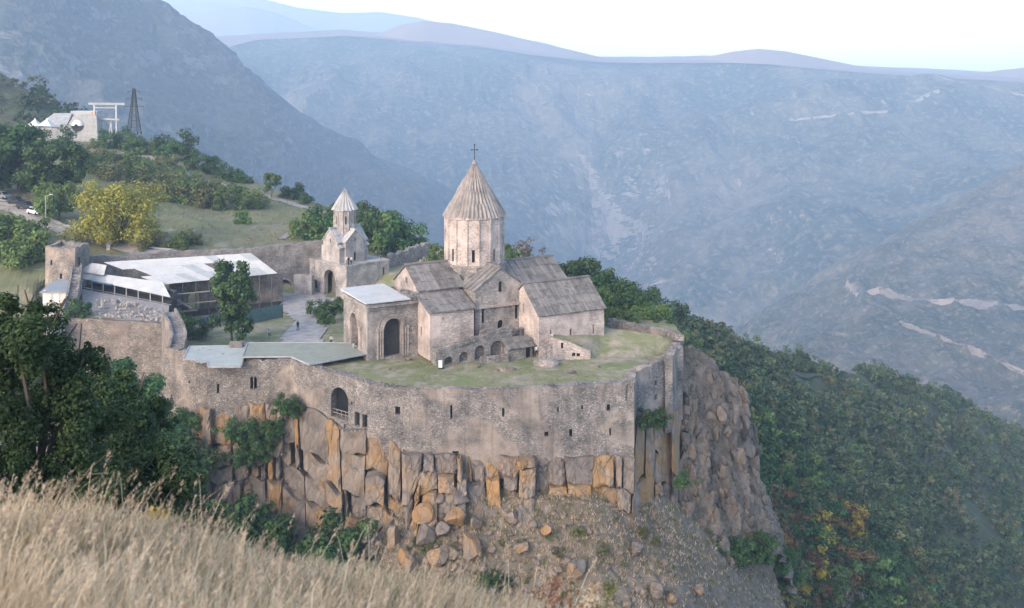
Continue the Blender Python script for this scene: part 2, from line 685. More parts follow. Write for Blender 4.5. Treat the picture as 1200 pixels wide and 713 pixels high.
M['basalt'] = rock_mat('lichen_basalt', (.14, .118, .10), (.295, .25, .21), (.36, .20, .065), 1.2)
M['boulder'] = rock_mat('lichen_boulder', (.135, .115, .10), (.285, .246, .214), (.34, .185, .065), 1.15)
M['crag'] = rock_mat('crag_rock', (.125, .104, .085), (.25, .21, .176), (.34, .2, .1), .3, s=.3)
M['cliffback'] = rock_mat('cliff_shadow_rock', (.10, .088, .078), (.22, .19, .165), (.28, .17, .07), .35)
M['rubble'] = rock_mat('pale_rubble', (.36, .33, .31), (.47, .43, .40), (.4, .3, .2), 0, (.25, .23, .21), 1.5)


def mountain_mat(name, forest, brown, rock, s, fa=.5, ra=.62):
    m = newmat(name)
    t = NT(m)
    geo = t.n("ShaderNodeNewGeometry")
    sep = t.n("ShaderNodeSeparateXYZ")
    t.l(geo.outputs["Normal"], sep.inputs[0])
    n = t.noise(s, 10, .62, (1, 1, 1.3), .7)
    n2 = t.noise(s * 5, 9, .68)
    n3 = t.noise(s * 24, 6, .7)
    c = t.mix(t.mask(n, fa - .12, fa + .12), forest, brown)
    c = t.mix(t.mask(n2, .42, .68), c, tuple(x * .55 for x in forest))
    c = t.mix(t.mask(n3, .50, .70), c, tuple(x * 1.3 for x in brown))
    # bare rock where the slope is steep, broken by noise
    st = t.n("ShaderNodeMath", operation='MULTIPLY_ADD')
    t.l(sep.outputs[2], st.inputs[0])
    st.inputs[1].default_value = -.55
    t.l(n2, st.inputs[2])
    rm = t.mask(st.outputs[0], ra - .5, ra - .38)
    c = t.mix(rm, c, t.mix(n3, tuple(x * .6 for x in rock), rock))
    t.base(c)
    t.b.inputs["Roughness"].default_value = .95
    t.bump(n2, .6, 1.0 / s * .05)
    return m


M['mt_left'] = mountain_mat('left_mountain', (.03, .043, .034), (.08, .078, .072), (.165, .155, .15), .004, .54, .77)
M['mt_far'] = mountain_mat('far_gorge_wall', (.026, .04, .026), (.15, .128, .098), (.30, .265, .235), .0026, .55, .80)
M['mt_right'] = mountain_mat('right_slope', (.036, .046, .028), (.15, .128, .103), (.30, .262, .232), .005, .52, .79)
M['steppe'] = ground_mat('plateau_steppe', (.24, .175, .135), (.19, .14, .11), (.21, .155, .12), .0015, .3, 4)
M['bluehill'] = ground_mat('distant_hill', (.20, .19, .17), (.25, .22, .19), (.17, .17, .14), .0009, .3, 6)
M['tailing'] = ground_mat('pale_roadside_tailings', (.25, .215, .19), (.18, .155, .135), (.29, .25, .225), .05, .8, 1.5, (.13, .115, .10))

M['leaf_dark'] = leafmat('dark_green_leaves', [(0.0284, 0.0565, 0.0213), (0.0609, 0.1169, 0.0396), (0.1117, 0.1885, 0.0609)])
M['leaf_mid'] = leafmat('mid_green_leaves', [(0.0567, 0.0966, 0.0312), (0.1134, 0.1755, 0.051), (0.1796, 0.2457, 0.078)])
M['leaf_near'] = leafmat('near_green_leaves', [(0.0163, 0.0341, 0.0122), (0.0408, 0.0758, 0.0266), (0.1021, 0.1454, 0.0562)], .2)
M['leaf_olive'] = leafmat('olive_leaves', [(0.084, 0.0967, 0.0403), (0.1428, 0.1482, 0.063), (0.21, 0.2028, 0.0882)])
M['leaf_yellow'] = leafmat('yellowing_leaves', [(.12, .14, .035), (.27, .265, .05), (.44, .39, .065)])
M['leaf_gold'] = leafmat('golden_leaves', [(.25, .19, .03), (.38, .29, .04), (.46, .36, .07)])
M['leaf_rust'] = leafmat('rust_leaves', [(.11, .06, .03), (.19, .10, .045), (.26, .14, .06)])
M['leaf_bare'] = leafmat('bare_grey_twigs', [(.12, .11, .10), (.17, .15, .14), (.22, .19, .175)])
M['leaf_red'] = leafmat('red_leaves', [(.27, .10, .055), (.38, .16, .075), (.42, .23, .10)])
M['straw'] = leafmat('dry_straw', [(.42, .315, .195), (.66, .52, .355), (.82, .69, .51)], .4)
M['straw_green'] = leafmat('half_dry_grass', [(.17, .155, .08), (.27, .24, .13), (.36, .315, .19)], .4)



# ------------------------------------------------------------------ far landscape
def strct(o, label=None):
    tag(o, label, None, None, "structure")
    return o


o, _ = loft('plateau', [
    [(-200, 60, 3300), (250, 60, 3500), (300, 47, 3600), (400, 42, 3700), (480, 48, 3700), (560, 54, 3600), (620, 64, 3500), (700, 73, 3400), (760, 75, 3300), (830, 74, 3200), (900, 75, 3100), (1000, 84, 3000), (1090, 90, 2900), (1200, 96, 2800), (1500, 95, 2700)],
    [(-200, 54, 4300), (300, 40, 4300), (400, 35, 4300), (560, 46, 4300), (620, 56, 4300), (700, 66, 4300), (830, 66, 4300), (1000, 77, 4300), (1200, 87, 4300), (1500, 88, 4300)],
    [(-200, 62, 6500), (400, 62, 6500), (700, 72, 6500), (1000, 84, 6500), (1500, 88, 6500)],
    [(-300, 88, 7400), (1500, 88, 7400)]], 260, 120, M['steppe'], amp=14, freq=.0022, seed=3, smooth=True)
strct(o, 'bare pinkish brown plateau above the gorge rim')


def hill(name, pts, d, mat, label, depth=900, drop=140, seed=1, amp=10):
    crest = [(a, b, d) for a, b in pts]
    front = [(a, b + drop * F / d, d - depth) for a, b in pts]
    back = [(a, b + drop * F / (d + depth), d + depth) for a, b in pts]
    q, _ = loft(name, [front, crest, back], 140, 50, mat, amp=amp, freq=3.0 / d, seed=seed, smooth=True)
    return strct(q, label)


hill('hill', [(340, 80), (400, 56), (440, 42), (470, 30), (497, 25), (530, 28), (580, 38), (640, 52), (700, 66), (740, 74), (800, 92)], 3950, M['steppe'], 'low brown hill on the plateau rim behind the conical dome', 200, 80, 4, 6)
hill('hill', [(720, 98), (790, 76), (830, 66), (860, 60), (890, 57), (920, 60), (960, 68), (1010, 78), (1060, 86), (1130, 105)], 3600, M['steppe'], 'low rounded brown hill on the far plateau above the pale cliff', 200, 70, 5, 5)
hill('hill', [(1030, 112), (1080, 96), (1130, 88), (1170, 82), (1230, 76), (1320, 70)], 3500, M['steppe'], 'bare brown rise at the end of the plateau over the quarry cliffs', 200, 70, 6, 5)
hill('mountain', [(120, 60), (180, 40), (225, 18), (255, 9), (290, 7), (320, 13), (350, 26), (385, 41), (430, 55)], 5700, M['bluehill'], 'hazy blue rounded hill beyond the gorge rim', 500, 300, 7, 14)
hill('mountain', [(60, 10), (140, -4), (200, -4), (250, -6), (310, -2), (350, 8), (400, 14), (445, 13), (490, 20), (560, 36), (640, 50), (700, 70), (790, 98)], 6600, M['bluehill'], 'faint pale mountain range farthest beyond the plateau', 900, 500, 8, 24)

o, VF = loft('gorge_wall', [
    [(-200, 60, 3310), (250, 60, 3510), (300, 47, 3610), (400, 42.5, 3710), (480, 48.5, 3710), (560, 54.5, 3610), (620, 64.5, 3510), (700, 73.5, 3410), (760, 75.5, 3310), (830, 74.5, 3210), (900, 75.5, 3110), (1000, 84.5, 3010), (1090, 90.5, 2910), (1200, 96.5, 2810), (1500, 95.5, 2710)],
    [(-200, 95, 3200), (300, 82, 3440), (400, 76, 3540), (560, 86, 3440), (700, 100, 3250), (830, 104, 3100), (1000, 112, 2900), (1090, 112, 2820), (1200, 125, 2720), (1500, 130, 2600)],
    [(-200, 190, 2800), (300, 160, 3050), (450, 165, 3000), (600, 170, 2950), (700, 190, 2950), (800, 180, 2800), (1000, 190, 2500), (1200, 200, 2350), (1500, 200, 2200)],
    [(-200, 300, 2500), (300, 250, 2700), (500, 265, 2600), (620, 300, 2700), (690, 330, 2750), (800, 270, 2400), (1000, 270, 2100), (1200, 290, 1950), (1500, 300, 1900)],
    [(-200, 420, 2200), (300, 400, 2300), (500, 420, 2200), (690, 450, 2300), (800, 400, 2000), (1000, 420, 1750), (1200, 470, 1650), (1500, 480, 1600)],
    [(-200, 620, 1800), (500, 620, 1800), (700, 650, 1900), (1000, 640, 1400), (1500, 700, 1300)]],
    400, 290, M['mt_far'], amp=75, freq=.0016, ridged=True, seed=11, octv=7, gain=.52, edge=.07, extra=((45, .004, (1, .25, .35), 111), (14, .016, (1, .4, .5), 112)))
strct(o, 'hazy blue forested wall of the gorge with pale crags')

o, VL = loft('mountain', [[(px_, py_, d_m * 1.38) for px_, py_, d_m in r_] for r_ in [
    [(-400, -300, 1250), (-100, -190, 1350), (0, -130, 1400), (100, -55, 1450), (180, -2, 1500), (235, 33, 1520), (272, 68, 1550), (320, 106, 1600), (370, 146, 1650), (430, 180, 1700), (480, 198, 1750), (520, 222, 1800), (560, 248, 1850), (610, 288, 1900), (690, 350, 1950)],
    [(-400, -100, 1150), (0, -40, 1250), (180, 70, 1380), (272, 120, 1430), (370, 190, 1520), (480, 240, 1600), (560, 285, 1680), (690, 370, 1800)],
    [(-400, 100, 1000), (0, 80, 1080), (200, 160, 1180), (370, 250, 1320), (480, 290, 1400), (560, 330, 1480), (690, 400, 1600)],
    [(-400, 420, 800), (0, 360, 820), (200, 360, 900), (370, 400, 1000), (480, 430, 1050), (690, 520, 1200)]]],
    350, 270, M['mt_left'], amp=42, freq=.0042, ridged=True, seed=21, octv=7, gain=.52, edge=.04, extra=((26, .009, (1, .3, .35), 121), (8, .035, (1, .4, .45), 122)))
strct(o, 'steep blue grey mountainside with rocky gullies behind the cable car station')

o, VR = loft('mountain', [
    [(760, 500, 1550), (860, 402, 1560), (930, 348, 1600), (1010, 302, 1650), (1090, 252, 1700), (1200, 195, 1750), (1500, 80, 1750)],
    [(760, 520, 1400), (860, 425, 1400), (930, 385, 1420), (1010, 345, 1440), (1090, 315, 1450), (1200, 290, 1450), (1500, 250, 1400)],
    [(760, 540, 1250), (860, 450, 1240), (930, 420, 1250), (1000, 392, 1250), (1090, 385, 1220), (1200, 390, 1200), (1500, 380, 1150)],
    [(760, 640, 900), (860, 540, 950), (1000, 480, 950), (1090, 500, 900), (1200, 520, 860), (1500, 560, 820)],
    [(760, 900, 700), (1500, 900, 620)]],
    300, 220, M['mt_right'], amp=26, freq=.006, ridged=True, seed=31, octv=7, gain=.52, edge=.04, extra=((16, .01, (1, .3, .35), 131), (5, .04, (1, .4, .45), 132)))
strct(o, 'brown scrub slope with a road cut on the near side of the gorge')


def surf_pick(V, px, py):
    """point of a terrain sheet seen at that bearing and depression (front-most)"""
    q = V.reshape(-1, 3)
    ux = 600 + q[:, 0] / q[:, 1] * F
    uy = HZ + (EYE - q[:, 2]) / q[:, 1] * F
    k = np.argsort((ux - px) ** 2 + (uy - py) ** 2)[:8]
    return q[k[np.argmin(q[k, 1])]]


def ribbon(name, V, pts, halfw, mat, label, lift=1.5, seed=0, n=60):
    """a bench of ground laid along a slope"""
    c = np.array([surf_pick(V, *p) for p in pts])
    s = np.concatenate([[0], np.cumsum(np.linalg.norm(np.diff(c, axis=0), axis=1))])
    t = np.linspace(0, s[-1], n)
    c = np.stack([np.interp(t, s, c[:, i]) for i in range(3)], -1)
    hw = np.interp(t, s, np.array(halfw, float)) * np.clip(1 + 1.1 * fbm(np.stack([t * .035, t * 0, t * 0], -1), 5, seed), .45, 3)
    rows = []
    for k, (oy, oz) in enumerate(((-1.0, -.95), (-.5, -.25), (0, .05), (.5, .25), (.9, .75), (1.2, .8))):
        q = c.copy()
        q[:, 1] += oy * hw * .6
        q[:, 2] += oz * hw + lift
        q += fbm(q * .08, 4, seed + k)[:, None] * np.array([2.5, 2.5, 3.0])
        rows.append(q)
    V2 = np.array(rows)
    nr, nc = V2.shape[:2]
    idx = np.arange(nr * nc).reshape(nr, nc)
    q = np.stack([idx[:-1, :-1], idx[:-1, 1:], idx[1:, 1:], idx[1:, :-1]], -1).reshape(-1, 4)
    return strct(link(name, mesh_np(name, V2.reshape(-1, 3), q, True), mat), label)


ribbon('road', VR, [(1000, 348), (1030, 342), (1060, 350), (1090, 354), (1130, 356), (1200, 360), (1260, 362)], [4, 6.5, 6, 4, 3.5, 4, 3.5], M['tailing'], 'pale road cut with spilled earth along the brown slope', 2.5, 1, 200)
ribbon('road', VR, [(1010, 366), (1060, 380), (1100, 398), (1140, 415), (1200, 440)], [2, 2.2, 2.8, 4, 3], M['tailing'], 'lower pale track zigzagging below the road cut', 2.5, 2, 200)
ribbon('road', VF, [(925, 138), (960, 135), (1000, 131), (1040, 127), (1075, 116), (1100, 104)], [2.5, 3, 4, 5, 8, 9], M['tailing'], 'thin pale road climbing the far gorge wall', 1, 3, 200)

# ------------------------------------------------------------------ middle ground
o, VS = loft('hillside', [
    [(690, 420, 330), (740, 372, 300), (800, 388, 300), (850, 400, 310), (950, 428, 345), (1060, 458, 400), (1200, 518, 480), (1400, 600, 560)],
    [(690, 372, 262), (740, 367, 255), (800, 384, 265), (850, 398, 280), (950, 424, 315), (1060, 455, 372), (1200, 515, 450), (1400, 600, 520)],
    [(690, 420, 240), (740, 430, 235), (800, 440, 240), (850, 460, 250), (950, 485, 278), (1060, 520, 322), (1200, 575, 385), (1400, 650, 440)],
    [(690, 560, 205), (800, 570, 205), (850, 580, 213), (950, 600, 235), (1060, 625, 268), (1200, 665, 315), (1400, 740, 360)],
    [(690, 760, 170), (800, 760, 172), (900, 760, 182), (1000, 770, 200), (1200, 790, 255), (1400, 860, 290)],
    [(690, 1000, 150), (900, 1000, 155), (1200, 1000, 200), (1400, 1000, 240)]],
    220, 180, M['forestfloor'], amp=7, freq=.022, seed=41, octv=5, edge=.03)
strct(o, 'steep wooded hillside falling away beyond the crag')

o, VE = loft('hill', [
    [(-250, 470, 150), (-50, 452, 158), (40, 430, 163), (72, 415, 166), (105, 420, 182), (240, 420, 186), (420, 420, 196), (560, 440, 208), (680, 470, 216)],
    [(-250, 385, 160), (-50, 372, 172), (40, 358, 177), (53, 345, 187), (105, 335, 192), (240, 320, 197), (370, 320, 204), (470, 340, 214), (560, 360, 221), (680, 400, 225)],
    [(-250, 350, 170), (-50, 340, 184), (53, 322, 190), (105, 309, 193), (240, 300, 198), (370, 291, 205), (420, 300, 211), (470, 312, 216), (560, 330, 222), (680, 380, 226)],
    [(-250, 290, 205), (-50, 285, 208), (53, 280, 208), (105, 285, 208), (240, 285, 214), (370, 280, 222), (420, 288, 222), (470, 302, 224), (560, 320, 228), (680, 370, 232)],
    [(-250, 230, 240), (-50, 232, 238), (60, 240, 236), (190, 262, 236), (300, 258, 248), (400, 262, 252), (470, 288, 242), (560, 312, 238), (680, 366, 240)],
    [(-250, 180, 300), (-50, 185, 300), (100, 205, 290), (200, 222, 285), (300, 238, 282), (390, 249, 275), (470, 282, 256), (560, 308, 246), (680, 362, 246)],
    [(-250, 160, 350), (-50, 160, 350), (40, 166, 350), (140, 164, 350), (200, 173, 340), (260, 198, 325), (320, 221, 310), (380, 238, 292), (450, 264, 275), (500, 287, 262), (560, 308, 254), (680, 362, 252)],
    [(-250, 190, 390), (40, 190, 390), (140, 195, 390), (260, 235, 370), (380, 275, 335), (450, 300, 315), (560, 345, 290), (680, 400, 285)],
    [(-250, 400, 460), (260, 420, 450), (560, 520, 380), (680, 560, 350)]],
    240, 170, M['hillgrass'], amp=1.6, freq=.06, seed=51, octv=5, fine=.25, ffreq=.5)
strct(o, 'grassy hill rising behind the curtain wall')

o, VW = loft('wooded_hill', [
    [(-300, 200, 380), (0, 175, 390), (60, 165, 400), (130, 175, 410)],
    [(-300, 60, 450), (-60, 64, 460), (0, 88, 460), (40, 108, 455), (75, 133, 450), (130, 175, 450)],
    [(-300, 140, 560), (0, 160, 560), (75, 180, 540), (130, 220, 540)]],
    60, 40, M['forestfloor'], amp=4, freq=.03, seed=61)
strct(o, 'dark wooded shoulder of the hill above the station')

# slope under the fortress and down into the ravine
o, VC = loft('scree_slope', [
    [(-300, 436, 172), (75, 442, 164), (195, 470, 150), (240, 494, 141), (340, 482, 139), (420, 540, 131), (480, 560, 128), (600, 560, 127.5), (700, 565, 128), (760, 575, 130), (800, 590, 136), (850, 590, 148), (880, 620, 165)],
    [(-300, 500, 145), (75, 500, 145), (195, 545, 137), (232, 600, 131.5), (340, 612, 128), (420, 625, 122.5), (480, 600, 121.5), (600, 582, 122), (700, 592, 122), (760, 618, 124), (800, 634, 127), (850, 640, 136), (900, 655, 152)],
    [(-300, 600, 115), (75, 600, 115), (195, 640, 117), (240, 680, 117), (340, 685, 117), (420, 690, 115.5), (480, 665, 115.5), (600, 660, 116), (700, 665, 115.5), (800, 688, 117.5), (850, 692, 126), (918, 715, 146)],
    [(-300, 800, 98), (200, 800, 100), (420, 790, 105), (600, 780, 107), (800, 790, 108), (905, 800, 118), (960, 860, 140)],
    [(-300, 1150, 88), (600, 1150, 90), (960, 1150, 105)]],
    300, 150, M['scree'], amp=1.1, freq=.16, seed=71, octv=5, fine=.28, ffreq=1.1)
strct(o, 'grey brown scree slope with dry scrub under the cliff')

# crag on the far side of the fortress corner
o, VK = loft('crag', [
    [(785, 402, 150), (800, 408, 151), (814, 424, 155), (822, 436, 160), (828, 470, 190)],
    [(790, 430, 146), (806, 438, 149), (838, 458, 153), (859, 463, 158), (868, 500, 190)],
    [(794, 480, 143), (820, 486, 147), (848, 492, 150), (867, 500, 157), (876, 540, 190)],
    [(796, 530, 139), (825, 535, 144), (848, 538, 148), (864, 540, 154), (876, 580, 190)],
    [(797, 585, 135), (830, 582, 140), (862, 578, 146), (884, 578, 152), (900, 620, 190)],
    [(797, 640, 130), (830, 634, 136), (866, 628, 142), (897, 616, 150), (915, 660, 190)],
    [(795, 675, 128), (835, 668, 133), (872, 655, 140), (902, 650, 150), (925, 700, 186)]],
    150, 190, M['crag'], amp=2.8, freq=.2, ridged=True, seed=81, octv=7, gain=.57, aniso=(1.1, 1.1, .55))
strct(o, 'weathered brown crag dropping into the gorge beside the fortress corner')


# ------------------------------------------------------------------ hillside the camera stands on
def near_z(x, y):
    b = 36.25 - .265 * y - .23 * np.clip(x + 4.5, 0, 14) - .12 * np.clip(x - 1.2, 0, 12) ** 2 - np.clip(x - 6, 0, 50) * .8
    b = b + np.clip(-x - 4.5, 0, 40) * .03
    steep = np.clip(y - 9.0, 0, 400)
    b = b - .40 * steep * np.clip(steep / 6.0, 0, 1)
    return b


xs = np.concatenate([np.linspace(-75, -14, 60), np.linspace(-13.6, 10, 150), np.linspace(11, 60, 40)])
ys = np.concatenate([np.linspace(-12, 2, 20), np.linspace(2.15, 16, 140), np.linspace(16.5, 75, 70)])
X, Y = np.meshgrid(xs, ys)
Z = near_z(X, Y)
Z = Z + fbm(np.stack([X * .5, Y * .5, X * 0], -1), 4, 91) * .12 + fbm(np.stack([X * .08, Y * .08, X * 0], -1), 3, 92) * np.clip((Y - 10) / 20, 0, 1) * 1.5
idx = np.arange(Z.size).reshape(Z.shape)
q = np.stack([idx[:-1, :-1], idx[:-1, 1:], idx[1:, 1:], idx[1:, :-1]], -1).reshape(-1, 4)
strct(link('ground', mesh_np('ground', np.stack([X, Y, Z], -1), q, True), M['drygrass_soil']), 'dry grassy hillside opposite the monastery')

# ------------------------------------------------------------------ monastery ground
FW = {  # plan points of the fortress front
    'a': P(193, 0, 142.5), 'b': P(229, 0, 140.2), 'c': P(230, 0, 138.6), 'd': P(242, 0, 138.0), 'e': P(242.5, 0, 136.3), 'f': P(340, 0, 136.0),
    'g': P(363, 0, 133.0), 'h': P(432, 0, 126.4), 'i': P(484, 0, 124.8), 'j': P(605, 0, 124.6), 'k': P(743, 0, 126.6), 'l': P(746, 0, 131.5), 'm': P(790, 0, 137.2), 'n': P(801, 0, 146.0)}
poly = [FW[k][:2] for k in 'abcdefghijklmn'] + [P(px, 0, d)[:2] for px, d in ((800, 156), (770, 172), (720, 190), (640, 205), (540, 214), (470, 214), (420, 209), (370, 203.5), (240, 196.5), (105, 191.5), (53, 189), (40, 178), (74, 161), (196, 159.5))]
poly = np.array(poly)
court = np.array([P(px, 0, d)[:2] for px, d in ((205, 156), (240, 147), (335, 147), (405, 152), (412, 170), (440, 189), (420, 196), (370, 200), (330, 197), (205, 186))])


def sdf(poly, X, Y):
    n = len(poly)
    dist = np.full(X.shape, 1e9)
    ins = np.zeros(X.shape, bool)
    for i in range(n):
        x0, y0 = poly[i]
        x1, y1 = poly[(i + 1) % n]
        ex, ey = x1 - x0, y1 - y0
        t = np.clip(((X - x0) * ex + (Y - y0) * ey) / (ex * ex + ey * ey + 1e-12), 0, 1)
        dist = np.minimum(dist, np.hypot(X - x0 - t * ex, Y - y0 - t * ey))
        c = ((y0 > Y) != (y1 > Y)) & (X < (x1 - x0) * (Y - y0) / (y1 - y0 + 1e-12) + x0)
        ins ^= c
    return np.where(ins, -dist, dist)


def terrace_z(X, Y):
    s = sdf(court, X, Y)
    t = np.clip(s / 7.0, 0, 1)
    t = t * t * (3 - 2 * t)
    return -4 + 4 * t


x = np.arange(-95, 32, .6)
y = np.arange(122, 216, .6)
X, Y = np.meshgrid(x, y)
S = sdf(poly, X, Y)
PT = np.stack([X, Y, X * 0], -1)
Z = terrace_z(X, Y) + fbm(PT * .12, 4, 101) * .35 * np.clip(terrace_z(X, Y) + 4.2, 0, 1) + fbm(PT * .9, 3, 102) * .07 - .1
keep = (S < -.35)
idx = np.arange(Z.size).reshape(Z.shape)
kq = keep[:-1, :-1] & keep[:-1, 1:] & keep[1:, 1:] & keep[1:, :-1]
q = np.stack([idx[:-1, :-1], idx[:-1, 1:], idx[1:, 1:], idx[1:, :-1]], -1)[kq]
strct(link('terrace_ground', mesh_np('terrace_ground', np.stack([X, Y, Z], -1), q, True), M['lawn']), 'worn green terrace lawn round the domed church')

x = np.arange(-66, -22, .8)
y = np.arange(146, 200, .8)
X, Y = np.meshgrid(x, y)
cp = np.array([P(px, 0, d)[:2] for px, d in ((318, 149), (340, 176), (322, 186), (328, 197), (372, 200), (395, 192), (378, 182), (375, 165), (395, 150))])
S = sdf(cp, X, Y) + fbm(np.stack([X * .2, Y * .2, X * 0], -1), 3, 7) * 1.5
Z = terrace_z(X, Y) + .03 + fbm(np.stack([X * .2, Y * .2, X * 0], -1), 3, 5) * .03
idx = np.arange(Z.size).reshape(Z.shape)
kq = (S < 0)[:-1, :-1]
q = np.stack([idx[:-1, :-1], idx[:-1, 1:], idx[1:, 1:], idx[1:, :-1]], -1)[kq]
strct(link('courtyard_paving', mesh_np('courtyard_paving', np.stack([X, Y, Z], -1), q, True), M['paving']), 'grey gravel courtyard between the gate and the flat green roof')


# ------------------------------------------------------------------ masonry builders
def win_pane(parent, a, b, outline, inset=.35, mat=None, name='window'):
    cx = sum(p[0] for p in outline) / len(outline)
    cz = sum(p[1] for p in outline) / len(outline)
    o2 = [(cx + (s - cx) * .985, cz + (z - cz) * .985) for s, z in outline]
    mb = MB()
    av, bv = Vector((a[0], a[1], 0)), Vector((b[0], b[1], 0))
    t = (bv - av).normalized()
    n = Vector((t.y, -t.x, 0))
    a2, b2 = av - n * inset, bv - n * inset
    panel(mb, a2, b2, o2, (), .08)
    return mb.build(name, mat or M['void'], parent)


def slab_roof(mb, e0, e1, r1, r0, step=.55, rows=3, th=.12, seed=0):
    """overlapping stone slabs laid up the slope from eave e0-e1 to ridge r0-r1, each with its own thickness"""
    rnd = random.Random(seed)
    e0, e1, r0, r1 = map(Vector, (e0, e1, r0, r1))
    n = max(2, int((e1 - e0).length / step))
    nrm = (e1 - e0).cross(r0 - e0).normalized()
    if nrm.z < 0:
        nrm = -nrm
    for i in range(n):
        f0, f1 = i / n, (i + 1) / n - .006
        hh = (i % 2) * .07
        for k in range(rows):
            g0 = k / rows + (rnd.uniform(-.03, .03) if k else -.012 * rnd.random())
            g1 = (k + 1) / rows + (.03 if k < rows - 1 else 0)
            t0 = th * rnd.uniform(.7, 1.3) + hh
            t1 = t0 * rnd.uniform(.4, .8)

            def pt(f, g, h):
                return e0.lerp(e1, f).lerp(r0.lerp(r1, f), g) + nrm * h
            vs = [pt(f0, g0, 0), pt(f1, g0, 0), pt(f1, g1, 0), pt(f0, g1, 0), pt(f0, g0, t0), pt(f1, g0, t0), pt(f1, g1, t1), pt(f0, g1, t1)]
            mb.add(vs, [(3, 2, 1, 0), (4, 5, 6, 7), (0, 1, 5, 4), (1, 2, 6, 5), (2, 3, 7, 6), (3, 0, 4, 7)])


def gabled(parent, u0, u1, v0, v1, z0, ze, zr, axis, mat, roofmat, holes=None, th=.6, over=.25, seed=0, step=.55, rows=3, skip=()):
    """walls with cut openings + slab roof; axis = direction of the ridge. holes: {side: [outline in (s, z)]}"""
    holes = holes or {}
    mb = MB()
    panes = []
    sides = {'front': ((u0, v0), (u1, v0)), 'right': ((u1, v0), (u1, v1)), 'back': ((u1, v1), (u0, v1)), 'left': ((u0, v1), (u0, v0))}
    gab = ('left', 'right') if axis == 'u' else ('front', 'back')
    for nme, (a, b) in sides.items():
        if nme in skip:
            continue
        L = math.hypot(b[0] - a[0], b[1] - a[1])
        if nme in gab:
            out = [(0, z0), (L, z0), (L, ze), (L / 2, zr), (0, ze)]
        else:
            out = [(th, z0), (L - th, z0), (L - th, ze - .02), (th, ze - .02)]
        hs = holes.get(nme, [])
        panel(mb, a, b, out, hs, th)
        panes += [(a, b, h) for h in hs]
    mb.build('wall', mat, parent)
    rb = MB()
    o = over
    if axis == 'u':
        vm = (v0 + v1) / 2
        k = (zr - ze) / ((v1 - v0) / 2)
        A = [(u0 - o, v0 - o, ze - k * o + .05), (u1 + o, v0 - o, ze - k * o + .05), (u1 + o, vm, zr + .05), (u0 - o, vm, zr + .05)]
        B = [(u1 + o, v1 + o, ze - k * o + .05), (u0 - o, v1 + o, ze - k * o + .05), (u0 - o, vm, zr + .05), (u1 + o, vm, zr + .05)]
        rb.bar((u0 - o, vm, zr + .22), (u1 + o, vm, zr + .22), .5, .22)
    else:
        um = (u0 + u1) / 2
        k = (zr - ze) / ((u1 - u0) / 2)
        A = [(u0 - o, v1 + o, ze - k * o + .05), (u0 - o, v0 - o, ze - k * o + .05), (um, v0 - o, zr + .05), (um, v1 + o, zr + .05)]
        B = [(u1 + o, v0 - o, ze - k * o + .05), (u1 + o, v1 + o, ze - k * o + .05), (um, v1 + o, zr + .05), (um, v0 - o, zr + .05)]
        rb.bar((um, v0 - o, zr + .22), (um, v1 + o, zr + .22), .5, .22)
    slab_roof(rb, A[0], A[1], A[2], A[3], step, rows, seed=seed)
    slab_roof(rb, B[0], B[1], B[2], B[3], step, rows, seed=seed + 1)
    rb.build('roof', roofmat, parent)
    for a, b, h in panes:
        win_pane(parent, a, b, h)


def ngon(r, n, z, c=(0, 0), rot=0.0):
    return [(c[0] + r * math.cos(rot + 2 * math.pi * i / n), c[1] + r * math.sin(rot + 2 * math.pi * i / n), z) for i in range(n)]


def drum(parent, c, r, n, z0, z1, mat, nwin, ww, wz0, wz1, rot=0.0, th=.5):
    """polygonal drum built of facets with cut slit windows"""
    mb = MB()
    panes = []
    for i in range(n):
        a0 = rot - 2 * math.pi * i / n
        a1 = rot - 2 * math.pi * (i + 1) / n
        # outward is to the right of a -> b, so walk round clockwise reversed
        a = (c[0] + r * math.cos(a1), c[1] + r * math.sin(a1))
        b = (c[0] + r * math.cos(a0), c[1] + r * math.sin(a0))
        L = math.hypot(b[0] - a[0], b[1] - a[1])
        h = [rect(L / 2 - ww / 2, L / 2 + ww / 2, wz0, wz1)] if i % (n // nwin) == 0 else []
        panel(mb, a, b, rect(0, L, z0, z1), h, th)
        panes += [(a, b, q) for q in h]
    d = mb.build('drum', mat, parent)
    for a, b, h in panes:
        win_pane(d, a, b, h, .25)
    return d


